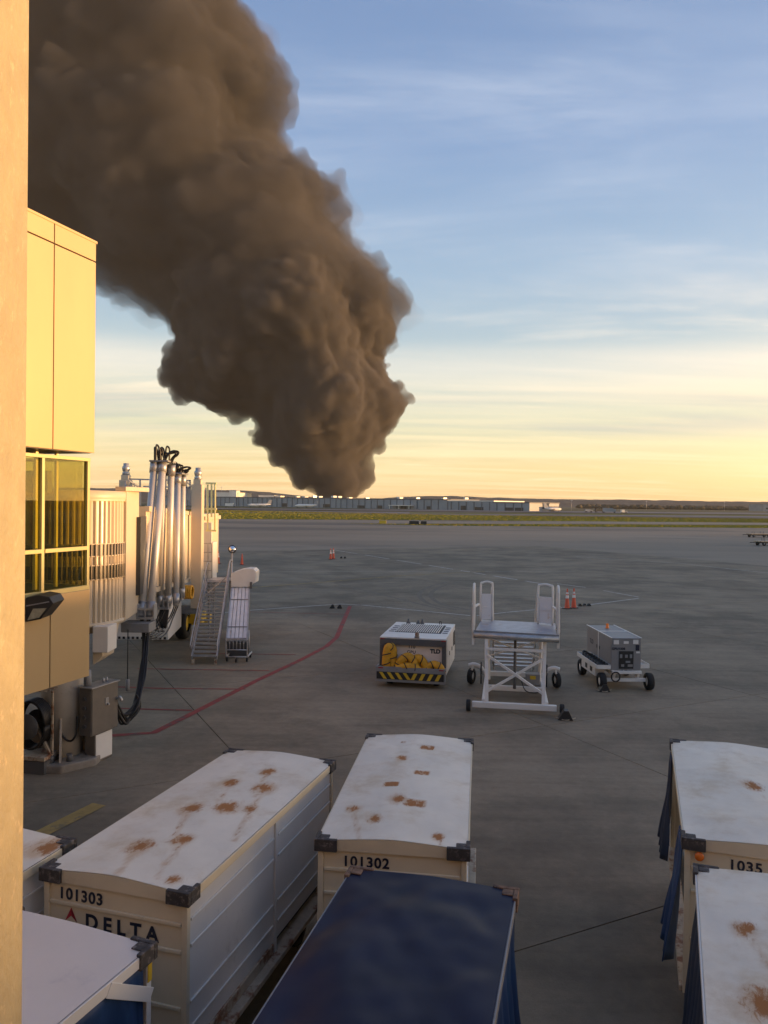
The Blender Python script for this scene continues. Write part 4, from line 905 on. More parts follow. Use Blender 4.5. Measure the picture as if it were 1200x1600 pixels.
for i, T in enumerate(Tk):
    MB().box(T.x-.22, T.x+.27, T.y-.16, T.y+.62, T.z-.0, T.z+.045).build('tube_head_plate', M['grey'], jb, .004)
rr = random.Random(4)
for i, T in enumerate(Tk):                  # hose loops standing out of the tube heads
    for k in range(11):
        x0 = T.x-.14+.05*(k % 6); y0 = T.y+rr.uniform(-.05, .4); lean = rr.uniform(-.02, .10) if k < 5 else rr.uniform(.25, .62)
        h_ = rr.uniform(.42, .56) if k < 5 else rr.uniform(.22, .42); 
        h_ *= .82; lean *= .72
        if i: h_ *= .8; lean *= .85
        x1 = x0+rr.uniform(.05, .1)+lean*.15
        MB().tube(crv([(x0, y0, T.z), (x0+lean*.3, y0, T.z+h_*.72), (x0+lean*.78, y0+.02, T.z+h_), (x0+lean*.9+.05, y0+.04, T.z+h_*.86), (x0+lean*.5+.07, y0+.05, T.z+h_*.45), (x1+.03, y0+.05, T.z)], 6), .024, 7).build('hose_loop', M['cable'], jb)
# black cables hanging down to the control cabinet
def cable(pts, r=.032, name='power_cable', par=None, m_='cable'): return MB().tube(crv(pts, 8), r, 8).build(name, M[m_], par or jb)
for k in range(7):
    o = rr.uniform(-.05, .05); kk = (k-3)*1.9
    w1 = lambda a: rr.uniform(-a, a); bb = 0 if k % 2 else -6
    cable([Bk[0]+Vector((.06+bb*.03+w1(.03), w1(.06), 0)), PX(231+bb+w1(2.2), 1000, 18.4), PX(227+bb+w1(2.2), 1050, 17.9), PX(221+bb+w1(2.5), 1085, 17.4), PX(211+bb*.7+w1(3), 1110+w1(4), 17.1), PX(194+w1(4), 1124+w1(8), 16.9), PX(184, 1112+w1(3), 16.8), PX(182, 1093+w1(2), 16.7)], rr.uniform(.022, .030))
for k in range(3):
    cable([PX(213, 1085, 17.3), PX(219, 1098+k*3, 17.3), PX(210-k, 1113+k*4, 17.2), PX(197, 1122+k*2, 17), PX(184, 1100, 16.7)], .02)
for k in range(6):
    kk = k-2.5; src = Bk[2] if k % 2 else Bk[1]
    cable([src+Vector((kk*.03, 0, 0)), src+Vector((kk*.03-.15, -.3, -.55)), PX(252+kk*3, 982+kk*3, 21), PX(238+kk, 992+kk*3, 19.5), PX(229, 990+kk*3, 18.6)], .021)
for k in range(4): cable([Bk[1]+Vector((-.1+k*.06, 0, 0)), Bk[1]+Vector((-.12+k*.05, 0, -.45)), Bk[1]+Vector((-.04+k*.04, -.1, -.5)), Bk[1]+Vector((.03+k*.03, 0, 0))], .03)
# platform below the first foot
a = PX(216, 972, 18.4); MB().box(a.x-.35, a.x+.32, 18.2, 18.75, a.z-.22, a.z-.0).build('bracket_platform', M['grey'], jb, .01)
# housing box and curved shroud under the rotunda
a = PX(146, 977, 16.3); b = PX(168, 1028, 16.3)
MB().box(a.x-.0, b.x+.02, 16.25, 16.8, b.z+.12, a.z-.02).build('drive_box', M['white'], jb, .012)
MB().hexa([PX(145, 1040, 16.5), PX(160, 1026, 16.5), PX(178, 1020, 17.1), PX(146, 1028, 17.1), PX(145, 975, 16.5), PX(160, 977, 16.5), PX(186, 975, 17.1), PX(146, 975, 17.1)]).build('shroud', M['bridge'], jb, .01)
# preconditioned air box slung under the tunnel with hazard edge
a, b = PX(178, 950, 25.8), PX(263, 1000, 25.8); c_ = PX(279, 960, 28.2)
ab = thing('air_handler_box', 'white box with striped lower edge slung beneath the boarding bridge', 'air handler', (0, 0, 0))
MB().hexa([Vector((a.x,25.8,b.z)), Vector((b.x,25.8,b.z)), Vector((c_.x,28.6,b.z)), Vector((a.x,28.6,b.z)), Vector((a.x,25.8,a.z+.3)), Vector((b.x,25.8,a.z+.3)), Vector((c_.x,28.6,a.z+.3)), Vector((a.x,28.6,a.z+.3))]).build('casing', M['white'], ab, .015)
nst = 12
for k in range(nst):
    x0 = a.x+(b.x-a.x)*k/nst; x1 = x0+(b.x-a.x)/nst*.5
    MB().box(x0, x1, 25.78, 25.797, b.z+.02, b.z+.10).build('hazard_stripe', M['black'], ab)
for xx in (a.x+.4, b.x-.4): MB().box(xx-.04, xx+.04, 27, 27.1, a.z+.28, tz(7, 0)+.06).build('hanger', M['grey'], ab)
# coiled yellow hose behind the tubes
a = PX(291, 925, 27.6); mb = MB(); 
for k in range(6): mb2 = MB().tube([(a.x-.18+k*.075, a.y+.22*math.cos(t_), a.z+.22*math.sin(t_)) for t_ in [i*math.pi/8 for i in range(17)]], .04, 8).build('hose_coil', M['hose'], jb)
# hanging call button on its cord
pend = thing('pendant_control', 'grey pendant button box hanging on a thin cord beneath the bridge', 'pendant control', PX(200, 985, 18))
za = PX(200, 985, 18).z; zb2 = PX(199, 1062, 18).z
MB().cyl((0, 0, .02), (0, 0, zb2-za), .012, 6).build('cord', M['cable'], pend)
MB().lathe([(0, .02), (.05, 0), (.05, -.2), (.03, -.26), (0, -.26)], (0, 0, zb2-za), 10).build('button_box', M['grey'], pend)
# rotunda pillar, pedestal
pl = PX(97, 1130, 16.2); pr = .42
MB().lathe([(0, .162), (pr, .162), (pr, zb_-.32), (0, zb_-.32)], (pl.x, 16.2, 0), 40).build('pillar', M['pillar'], jb)
for an in (200, 290, 20, 110):
    c, s = math.cos(rad(an)), math.sin(rad(an)); P_ = Vector((pl.x, 16.2, 0))
    MB().hexa([P_+Vector((c*pr*.9-s*.02, s*pr*.9+c*.02, .162)), P_+Vector((c*(pr+.32)-s*.02, s*(pr+.32)+c*.02, .162)), P_+Vector((c*(pr+.32)+s*.02, s*(pr+.32)-c*.02, .162)), P_+Vector((c*pr*.9+s*.02, s*pr*.9-c*.02, .162)),
               P_+Vector((c*pr*.9-s*.02, s*pr*.9+c*.02, .98)), P_+Vector((c*(pr+.03)-s*.02, s*(pr+.03)+c*.02, .98)), P_+Vector((c*(pr+.03)+s*.02, s*(pr+.03)-c*.02, .98)), P_+Vector((c*pr*.9+s*.02, s*pr*.9-c*.02, .98))]).build('gusset', M['pillar'], jb)
ped = MB().prism([(pl.x+.92*math.cos(rad(22.5+45*k)), 16.2+.92*math.sin(rad(22.5+45*k))) for k in range(8)], -.02, .16).build('pillar_pedestal', M['concrete'], None, .03)
tag(ped, 'octagonal concrete plinth under the round pillar of the bridge', 'plinth')
for an in (215, 245, 275, 305):
    c, s = math.cos(rad(an)), math.sin(rad(an)); MB().cyl((pl.x+c*.66, 16.2+s*.66, .16), (pl.x+c*.66, 16.2+s*.66, .30), .06, 8).build('anchor_bolt', M['dkgrey'], ped)
# control cabinet
nc = PX(143, 1100, 15.8)
cabn = thing('control_cabinet', 'dark stainless control cabinet on a pedestal beside the round pillar', 'cabinet', (nc.x, 15.8, 0), 20)
fz, tz_ = PX(143, 1152, 15.8).z, PX(143, 1077, 15.8).z
MB().box(-.31, -.012, 0, .82, fz, tz_).build('cabinet_box', M['cabinet'], cabn, .01)
MB().box(-.011, .008, .015, .805, fz+.02, tz_-.025).build('cabinet_door', M['cabinet'], cabn, .006)
MB().box(-.34, .035, -.03, .85, tz_+.001, tz_+.025).build('rain_hood', M['galv'], cabn, .004)
MB().box(-.30, -.05, .16, .70, .0, fz-.001).build('cabinet_foot', M['cabinet'], cabn, .006)
MB().box(-.049, -.03, .18, .68, .05, fz-.02).build('foot_cover', M['white'], cabn, .004)
MB().box(.009, .022, .40, .50, fz+.56, fz+.72).build('latch', M['galv'], cabn, .006)
MB().cyl((.02, .47, fz+.58), (.06, .47, fz+.58), .025, 8).build('lock', M['galv'], cabn)
for k in range(4): MB().cyl((-.17, -.001, fz+.20+.19*k), (-.17, -.035, fz+.20+.19*k), .04, 10).build('side_plug', M['dkgrey'], cabn)
MB().cyl((-.2, .12, tz_+.03), (-.22, .12, tz_+.36), .075, 14).build('conduit', M['grey'], cabn)
for dx in (.50, .60): MB().cyl((-.12, dx, tz_+.026), (-.12, dx, tz_+.12), .025, 8).build('vent_stub', M['galv'], cabn)
MB().tube(crv([(.0, .76, fz+.62), (.08, .78, fz+.66), (.12, .80, fz+.58)], 5), .03, 8).build('cable_gland', M['galv'], cabn)
# loops of control cable at the pillar
cab2 = cable([PX(104, 1070, 16.0), PX(92, 1073, 15.9), PX(74, 1085, 15.9), PX(73, 1108, 15.9), PX(81, 1123, 15.9), PX(88, 1108, 15.9), PX(86, 1077, 15.9), PX(91, 1085, 15.85), PX(90, 1115, 15.85), PX(97, 1148, 15.8), PX(110, 1158, 15.8), PX(119, 1146, 15.8), PX(121, 1120, 15.8)], .022, 'control_cable', jb)
# hose reel by the pillar behind the column
hr_ = PX(52, 1130, 15.6)
reel = thing('hose_reel', 'black hose coiled on a red framed reel beside the round pillar', 'hose reel', (hr_.x, 15.6, 0), 10)
for k in range(7): MB().tube([(.34*math.cos(a_), -.12+.045*k, .93+.48*math.sin(a_)) for a_ in [i*math.pi/12 for i in range(25)]], .03, 8).build('hose_turn', M['cable'], reel)
MB().lathe([(0, -.17), (.26, -.17), (.26, -.15), (.05, -.15), (.05, .22), (.26, .22), (.26, .24), (0, .24)], n=20).build('drum', M['dkgrey'], reel).matrix_basis = Matrix.Translation((0, 0, .93)) @ Matrix.Rotation(rad(90), 4, 'X')
MB().box(-.42, .42, -.25, .28, .26, .34).build('reel_base', M['rail'], reel, .01)
MB().box(-.42, .42, -.25, .28, 0, .25).build('reel_plinth', M['dkgrey'], reel)
for s in (-1, 1): MB().beam((s*.38, .0, .34), (s*.05, .0, .95), .05, .05).build('reel_frame', M['rail'], reel)
for k in range(4): MB().beam((-.45, -.2+k*.13, 1.62), (.42, -.2+k*.13, 1.66), .02, .02).build('top_rack', M['rail'], reel)
for s in (-.42, .40): MB().box(s-.02, s+.02, .02, .06, .34, 1.61).build('rack_post', M['rail'], reel)

# ------------------------------------------------------------------ service stairs
A0, A1 = PX(299.5, 1028, 25.9), PX(338.5, 1028, 25.9); D1 = 29.8
B0, B1_ = PX(324, 907, D1), PX(357.5, 903, D1)
st = thing('service_stairs', 'grey open metal stairs with handrails standing beside the boarding bridge', 'stairs', (0, 0, 0))
for (a, b) in ((A0, B0), (A1, B1_)):
    MB().beam(a, b, .05, .16).build('stringer', M['galv'], st, .004)
nst = 21
for k in range(nst):
    t_ = (k+.6)/nst; a = A0.lerp(B0, t_); b = A1.lerp(B1_, t_)
    mb = MB(); mb.box(a.x+.03, b.x-.03, a.y-.10, a.y+.12, a.z-.03, a.z+.015); mb.build('step', M['galv'], st, .003)
for (a, b, s) in ((A0, B0, -1), (A1, B1_, 1)):
    up = Vector((s*.03, 0, .60))
    MB().tube(crv([a+Vector((0, -.1, .35)), a+up*1.0, a.lerp(b, .5)+up, b+up, b+up+Vector((0, .5, .0))], 4), .022, 8).build('handrail', M['galv'], st)
    MB().beam(a+up*.5, b+up*.5, .03, .03).build('mid_rail', M['galv'], st)
    for t_ in (.08, .36, .66, .96): p_ = a.lerp(b, t_); MB().beam(p_, p_+up, .035, .035).build('baluster', M['galv'], st)
MB().box(B0.x-.05, B1_.x+.1, D1+.05, D1+1.3, B0.z-.05, B0.z).build('landing', M['galv'], st, .004)
for (x_, y_) in ((B0.x, D1+.3), (B1_.x, D1+.3), (B0.x, D1+1.2), (B1_.x, D1+1.2)): MB().box(x_-.035, x_+.035, y_-.035, y_+.035, 0, B0.z-.051).build('leg', M['galv'], st)
for p_ in (A0, A1): MB().box(p_.x-.04+(.04 if p_ is A0 else -.04), p_.x+.04+(.04 if p_ is A0 else -.04), p_.y-.02, p_.y+.06, -.0, p_.z-.05).build('foot', M['rail'], st); 
o = MB().beam(A0.lerp(B0, .66)+Vector((.05, 0, .3)), A1.lerp(B1_, .9)+Vector((0, 0, .35)), .03, .03).build('brace', M['galv'], st)
# convex mirror
p = PX(363, 858, 30.4); mr_ = thing('convex_mirror', 'round convex mirror on a thin pole above the service stairs', 'mirror', (p.x, 30.4, 0))
MB().cyl((-.02, .06, 0), (-.02, .06, p.z-.12), .03, 8).build('pole', M['galv'], mr_)
o = MB().lathe([(0, .06), (.08, .05), (.14, .02), (.15, 0), (.15, -.02), (0, -.02)], n=20).build('mirror_face', M['mirror'], mr_); o.matrix_basis = Matrix.Translation((0, .0, p.z)) @ Matrix.Rotation(rad(80), 4, 'X') @ Matrix.Rotation(rad(14), 4, 'Y')
o = MB().lathe([(.148, .03), (.165, .0), (.148, -.03)], n=20).build('mirror_rim', M['black'], mr_); o.matrix_basis = Matrix.Translation((0, .0, p.z)) @ Matrix.Rotation(rad(80), 4, 'X') @ Matrix.Rotation(rad(14), 4, 'Y')

# ------------------------------------------------------------------ baggage slide with white hood
P0, P1 = PX(353.5, 1000, 26.6), PX(385.5, 1000, 26.6); Q0, Q1 = PX(362, 915, 29.0), PX(389.5, 915, 29.0)
ch = thing('baggage_slide', 'steep baggage slide with a white curved hood and silver slats beside the stairs', 'baggage slide', (0, 0, 0))
ns = 5
for k in range(ns):
    a = P0.lerp(P1, (k+.04)/ns); b = P0.lerp(P1, (k+.91)/ns); c = Q0.lerp(Q1, (k+.04)/ns); d = Q0.lerp(Q1, (k+.91)/ns); th = Vector((0, .05, -.06))
    MB().hexa([a+th, b+th, d+th, c+th, a, b, d, c]).build('slide_slat', M['slidewhite'] if 'slidewhite' in M else M['white'], ch, .006)
for (a, b) in ((P0, Q0), (P1, Q1)): MB().beam(a+Vector((0, .04, -.02)), b+Vector((0, .04, -.02)), .045, .14).build('side_rail', M['galv'], ch, .004)
for t_ in (.02, .22, .72): MB().beam(P0.lerp(Q0, t_)+Vector((0, -.02, .02)), P1.lerp(Q1, t_)+Vector((0, -.02, .02)), .02, .03).build('cross_strap', M['grey'], ch)
MB().hexa([P0+Vector((0, .25, -.6)), P1+Vector((0, .25, -.6)), Q1+Vector((0, .3, -.5)), Q0+Vector((0, .3, -.5)), P0+Vector((0, .12, -.12)), P1+Vector((0, .12, -.12)), Q1+Vector((0, .12, -.12)), Q0+Vector((0, .12, -.12))]).build('underframe', M['dkgrey'], ch)
# hood: curved shell open to the right
hb = PX(361, 917, 28.9); hw_ = PX(389.5, 917, 28.9).x-hb.x
prof = [(0, 0, 0), (-.02, 0, .26), (.02, 0, .55), (.25, 0, .68), (.60, 0, .74), (.84, 0, .66), (.92, 0, .50)]
v = []
zsc = (PX(380, 888, 28.9).z-hb.z)/.74
outl = [(0, 0), (0, .52), (.12, .60), (.35, .68), (.62, .74), (.84, .73), (.95, .62), (.93, .18), (.78, .12), (.70, .05), (.68, 0)]
for y in (0, .75): v += [(hb.x+x*1.0, 28.85+y, hb.z+z_*zsc) for (x, z_) in outl]
n = len(outl); MB().add(v, [tuple(range(n)), tuple(range(n, 2*n))[::-1]]+[((i+1) % n, i, n+i, n+(i+1) % n) for i in range(n)]).build('hood', M['white'], ch, .02)
MB().box(hb.x+.72, hb.x+.80, 28.8, 28.86, hb.z-.05, hb.z+.2).build('hood_clip', M['dkgrey'], ch)
# trolley carrying the foot of the slide
b0, b1_ = PX(353, 1028, 26.3), PX(386, 1028, 26.3)
def tube_(pts, r=.022, nm='trolley_frame', m_='galv'): MB().tube(pts, r, 8).build(nm, M[m_], ch)
zt_ = PX(370, 999, 26.3).z
tube_(crv([(b0.x, 26.3, .16), (b0.x, 26.3, zt_-.08), (b0.x+.06, 26.3, zt_), (b1_.x-.06, 26.3, zt_), (b1_.x, 26.3, zt_-.08), (b1_.x, 26.3, .16)], 5))
for zz_ in (.18, .42): tube_([(b0.x, 26.3, zz_), (b1_.x, 26.3, zz_)])
for k in range(1, 6): x = b0.x+(b1_.x-b0.x)*k/6; tube_([(x, 26.31, .42), (x, 26.31, zt_)], .012)
for x in (b0.x, b1_.x): tube_([(x, 26.3, .18), (x, 27.2, .18)], .03)
for (x, y) in ((b0.x+.02, 26.4), (b1_.x-.02, 26.4), (b0.x+.02, 27.1), (b1_.x-.02, 27.1), ((b0.x+b1_.x)/2, 26.25)):
    MB().cyl((x-.025, y, .075), (x+.025, y, .075), .075, 12).build('castor', M['tyre'], ch)
for y_ in (26.9,): 
    for x in (b0.x+.05, b1_.x-.05): tube_([(x, y_, .18), (x, y_+.0, 1.0)], .025)

# ------------------------------------------------------------------ cones
def cone_thing(loc, label, h=.9, group='traffic cones on the apron', tall=True):
    t = thing('traffic_cone', label, 'traffic cone', loc, random.uniform(0, 90), group)
    MB().box(-.19, .19, -.19, .19, .004, .045).build('base', M['black'], t, .01)
    MB().lathe([(.15, .045), (.135, .07), (.035, h), (0, h+.005)], n=16).build('body', M['cone'], t)
    if tall:
        def rr_(z_): return .139-(.139-.036)*(z_-.06)/(h-.06)
        for (z0, z1) in ((h*.56, h*.72), (h*.78, h*.88)): MB().lathe([(rr_(z0)+.004, z0), (rr_(z1)+.004, z1)], n=16).build('collar', M['reflective'], t)
        MB().lathe([(.034, h), (.040, h+.01), (.034, h+.06), (0, h+.065)], n=10).build('tip', M['cone'], t)
    return t
cone_thing(G(886, 951), 'orange cone with pale collars, left one of the pair near the platform stair', 1.0)
cone_thing(G(896.5, 950), 'orange cone with pale collars, right one of the pair near the platform stair', 1.0)
cone_thing(G(341, 881), 'striped orange cone just beyond the boarding bridge', 1.05)
cone_thing(G(378, 882.5), 'plain orange cone with no collars beyond the service stairs', .95, tall=False)
cone_thing(G(516.5, 874), 'far orange cone on open concrete, left of a touching pair', 1.0)
cone_thing(G(520.8, 873.3), 'far orange cone on open concrete, right of a touching pair', 1.0)
def chock(loc, label, s=1., n=2, heading=0, grp='wheel chocks left on the apron'):
    t = thing('wheel_chock', label, 'wheel chock', loc, heading, grp)
    for k in range(n):
        x = (k-(n-1)/2)*.36*s; 
        MB().add([(x-.15*s, -.1*s, .004), (x+.15*s, -.1*s, .004), (x+.15*s, .1*s, .004), (x-.15*s, .1*s, .004), (x-.03*s, -.1*s, .19*s), (x+.06*s, -.1*s, .19*s), (x+.06*s, .1*s, .19*s), (x-.03*s, .1*s, .19*s)], [(0,3,2,1),(4,5,6,7),(0,1,5,4),(1,2,6,5),(2,3,7,6),(3,0,4,7)]).build('block', M['black'], t, .01)
    MB().tube(crv([(-.2*s, 0, .05), (0, -.12*s, .02), (.2*s, 0, .05)], 5), .012, 6).build('rope', M['rail'], t)
    return t
chock(G(525, 950.5), 'pair of black chocks lying by the white line above the red line', 1.05, 2)
chock(G(913, 947), 'row of low black chocks right of the cone pair', .75, 3, -12)
chock(G(536, 872.5), 'small black chocks beside the far touching cones', 1.0, 2)

# ------------------------------------------------------------------ ground air unit with yellow hoses
f_, r_ = hd(10.5); FRp = G(697, 998, 1.48); FRp = Vector((FRp.x, FRp.y, 0)); Wd, Ld, Ht = 2.02, 3.0, 1.46
ac = thing('air_conditioning_cart', 'white ground air unit with yellow hoses in its striped front bin', 'air conditioning cart', FRp-r_*(Wd/2)+f_*(Ld/2), 10.5)
hw, hl = Wd/2, Ld/2
MB().box(-hw+.05, hw-.01, -hl+.17, hl, .30, Ht-.05).build('body', M['white'], ac, .01)
MB().box(-hw, hw, -hl, hl, Ht-.045, Ht).build('roof', M['white'], ac, .008)
MB().box(-hw, hw, -hl+.0, -hl+.05, Ht-.24, Ht-.046).build('front_header', M['dkgrey'], ac, .006)
for s in (-1, 1):
    x0, x1 = sorted((s*(hw-.12), s*(hw)))
    MB().box(x0, x1, -hl+.0, -hl+.05, .58, Ht-.241).build('front_post', M['dkgrey'], ac, .006)
    MB().box(min(s*(hw-.01), s*hw), max(s*(hw-.01), s*hw), -hl+.051, -hl+.169, .58, Ht-.05).build('cheek', M['dkgrey'], ac)
M['pinkwhite'] = mat('warm_white_panel', (.85, .76, .68), .5, var=.04)
MB().box(-hw+.12, hw-.12, -hl+.14, -hl+.168, .45, Ht-.10).build('front_panel', M['pinkwhite'], ac)
# bin and bumper
MB().box(-hw-.06, hw+.02, -hl-.32, -hl-.28, .17, .62).build('bin_front', M['grey'], ac, .006)
for s in (-1, 1): x = s*hw-.02-(.02 if s < 0 else 0); MB().box(x-.02, x+.02, -hl-.279, -hl+.13, .17, .60).build('bin_side', M['grey'], ac)
MB().box(-hw, hw-.04, -hl-.279, -hl+.13, .17, .22).build('bin_floor', M['dkgrey'], ac)
MB().box(-hw-.02, hw-.02, -hl-.335, -hl-.321, .25, .47).build('stripe_board', M['blackrib'], ac)
yb = -hl-.3365
for k in range(8):
    W8 = (Wd-.10)/8; x0 = -hw+.05+k*W8; sl = .10
    if k < 4: v = [(x0+.08+sl*.6, .262), (x0+.08+sl*.6+.105, .262), (x0+.105, .458), (x0, .458)]
    else: v = [(x0, .262), (x0+.105, .262), (x0+.105+sl, .458), (x0+sl, .458)]
    MB().add([(x, yb, z_) for x, z_ in v], [(0, 1, 2, 3)]).build('yellow_chevron', M['yellow'], ac, solid=.003)
for s in (-1, 1):
    MB().box(s*(hw-.10)-.07, s*(hw-.10)+.07, -hl-.326, -hl-.3205, .565, .60).build('red_marker', M['red'], ac)
    MB().box(s*(hw-.08)-.07, s*(hw-.08)+.07, -hl-.005, -hl-.0005, Ht-.075, Ht-.048).build('red_marker', M['red'], ac)
# roof grille
MB().box(-hw+.30, hw-.26, -hl+.95, hl-.45, Ht+.001, Ht+.012).build('grille_bed', M['blackrib'], ac)
for k in range(20):
    x = -hw+.33+k*(Wd-.62)/20; MB().box(x, x+.024, -hl+.95, hl-.45, Ht+.013, Ht+.030).build('grille_slat', M['white'], ac)
for k in range(4):
    MB().box(-hw+.10, -hw+.27, -hl+1.0+k*.35, -hl+1.07+k*.35, Ht+.001, Ht+.02).build('roof_louvre', M['gpugrey'], ac); MB().box(hw-.22, hw-.06, -hl+1.0+k*.35, -hl+1.07+k*.35, Ht+.001, Ht+.02).build('roof_louvre', M['gpugrey'], ac)
for (x, h_) in ((-.55, .16), (-.22, .12), (-.08, .16)):
    MB().lathe([(.08, 0), (.07, .03), (.035, h_*.6), (.03, h_), (0, h_)], (x, hl-.25, Ht), 8).build('exhaust_cap', M['dkgrey'], ac)
MB().tube(crv([(.5, hl-.2, Ht), (.5, hl-.2, Ht+.09), (.56, hl-.2, Ht+.09), (.56, hl-.2, Ht)], 4), .012, 6).build('lifting_eye', M['black'], ac)
MB().box(.06, .20, -hl-.03, -hl+.06, Ht+.001, Ht+.05).build('beacon_base', M['grey'], ac)
MB().lathe([(.06, .05), (.065, .12), (.05, .17), (0, .18)], (.13, -hl+.02, Ht), 12).build('beacon', M['rail'], ac)
text('unit_number', '110', .15, M['ink'], ac, (-.16, -hl+.1385, Ht-.34), FRONT, .003, 1.0)
text('unit_number', 'GPU', .13, M['ink'], ac, (-.19, -hl+.1385, Ht-.50), FRONT, .003, 1.1)
text('maker_mark', 'TLD', .17, M['ink'], ac, (.52, -hl+.1385, Ht-.46), FRONT, .010, .95)
# right side doors
for k, (y0, y1) in enumerate(((-hl+.36, -hl+1.1), (-hl+1.14, -hl+1.9), (-hl+1.94, hl-.1))):
    MB().box(hw-.009, hw+.004, y0, y1, .40, Ht-.12).build('side_door', M['white'], ac, .004)
    MB().box(hw+.005, hw+.02, y1-.12, y1-.06, .8, .92).build('door_latch', M['black'], ac)
MB().box(hw+.0045, hw+.012, hl-.75, hl-.2, .85, 1.3).build('side_grille', M['blackrib'], ac)
for s in (-1, 1):
    for y in (-hl+.25, hl-.5): wheel('wheel', ac, s*.72, y, .21, .18)
MB().box(-.7, .7, -hl+.2, hl-.3, .2, .299).build('underframe', M['black'], ac)
def hose(pts, r, par, turns, m_='hose', name='hose', stripe_r=.017):
    pts = crv(pts, 8); mb = MB().tube(pts, r, 14); o = mb.build(name, M[m_], par); fr = MB().frames(pts)
    L_ = [0]; 
    for a, b in zip(pts[:-1], pts[1:]): L_.append(L_[-1]+(Vector(b)-Vector(a)).length)
    sp = []; n = int(turns*14)
    for i in range(n+1):
        s = L_[-1]*i/n; k = 0
        while k < len(L_)-2 and L_[k+1] < s: k += 1
        f = (s-L_[k])/max(1e-6, L_[k+1]-L_[k]); p = fr[k][0].lerp(fr[k+1][0], f); u = fr[k][1].lerp(fr[k+1][1], f).normalized(); w2 = fr[k][2].lerp(fr[k+1][2], f).normalized()
        a = 2*math.pi*i/14; sp.append(p+u*math.cos(a)*r+w2*math.sin(a)*r)
    MB().tube(sp, stripe_r, 5).build('hose_stripe', M['black'], o); return o
yh = -hl-.10
hose([(-.78, yh, .30), (-.78, yh-.02, .75), (-.74, yh, 1.10), (-.66, yh+.03, 1.17), (-.60, yh+.05, 1.05), (-.60, yh+.06, .75), (-.55, yh+.05, .40)], .135, ac, 6)
hose([(-.50, yh, .45), (-.42, yh, .62), (-.28, yh-.04, .82), (-.10, yh, .90), (.08, yh, .72), (.12, yh, .45)], .13, ac, 4.5)
hose([(-.12, yh+.06, .55), (.05, yh+.07, .80), (.22, yh+.06, .86), (.38, yh+.04, .70), (.46, yh, .42)], .12, ac, 3.5)
hose([(-.66, yh-.05, .42), (-.30, yh-.1, .60), (.05, yh-.1, .62), (.35, yh-.1, .45)], .12, ac, 4)
hose([(.48, yh+.02, .58), (.66, yh, .70), (.84, yh-.04, .64), (.92, yh-.06, .45)], .125, ac, 3)

# ------------------------------------------------------------------ mobile platform stair
ps = thing('platform_stair', 'white wheeled maintenance platform with looped rails and rear steps', 'platform stair', (3.52, 20.25, 0), 9)
H = 2.07
def tb(a, b, r=.035, nm='frame_tube', m_='white'): return MB().beam(a, b, r*2, r*2).build(nm, M[m_], ps, .006)
dk = MB(); dk.prism([(-1.08, .55), (1.08, .30), (1.16, 2.35), (-.98, 2.55)], H-.05, H).build('deck', M['steel_deck'], ps, .008)
o = MB().cyl((-1.12, .50, H-.12), (1.14, .24, H-.12), .085, 16).build('front_roller', M['galv'], ps)
MB().beam((-1.12, .56, H-.03), (1.14, .30, H-.03), .05, .06).build('deck_edge', M['grey'], ps)
for s in (-1, 1): tb((s*.74, 0.02, .26), (s*.78, .5, H-.16), .045)
for s in (-1, 1): tb((s*.74, 2.5, .30), (s*.80, 2.45, H-.06), .04)
tb((-.74, .30, 1.62), (.76, .30, 1.62)); tb((-.75, .08, .52), (.76, .33, 1.42), .032); tb((.75, .08, .52), (-.76, .30, 1.46), .032)
tb((-.72, 2.3, 1.55), (.74, 2.3, 1.05), .022); tb((.74, 2.3, 1.55), (-.72, 2.3, 1.05), .022)
MB().box(-1.12, 1.08, -.08, .05, .12, .27).build('front_axle_beam', M['white'], ps, .012)
MB().box(-.80, .80, 1.5, 1.62, .22, .36).build('cross_beam', M['white'], ps, .012)
MB().box(-.86, .86, 2.9, 3.02, .32, .46).build('cross_beam', M['white'], ps, .012)
for s in (-1, 1): MB().box(s*.82-.05, s*.82+.05, .06, 4.1, .20, .32).build('base_beam', M['white'], ps, .012)
for s in (-1, 1): wheel('front_wheel', ps, s*1.22, -.02, .155, .11, 'dkgrey')
for s in (-1, 1):
    wheel('rear_wheel', ps, s*1.28, 3.15, .235, .14, 'white', 18*s)
    MB().tube(crv([(s*.84, 3.1, .30), (s*1.0, 3.1, .52), (s*1.2, 3.1, .60), (s*1.36, 3.1, .56)], 5), .07, 8).build('fender_arm', M['white'], ps)
    MB().beam((s*1.30, 3.08, .24), (s*1.24, 3.05, .56), .05, .05).build('wheel_fork', M['white'], ps)
    MB().cyl((s*.98, 3.0, .05), (s*.98, 3.0, .72), .022, 8).build('stabiliser_jack', M['black'], ps)
MB().cyl((0, 1.0, .42), (.02, 1.9, 1.7), .045, 10).build('lift_ram', M['dkgrey'], ps)
MB().box(.32, .72, 1.62, 1.95, .40, .70).build('pump_box', M['gpugrey'], ps, .01)
MB().box(.44, .60, 1.612, 1.6195, .56, .66).build('warning_plate', M['yellow'], ps)
MB().tube(crv([(.2, 1.6, .5), (.3, 1.4, .3), (.5, 1.35, .24), (.8, 1.3, .3)], 6), .014, 6).build('hydraulic_hose', M['cable'], ps)
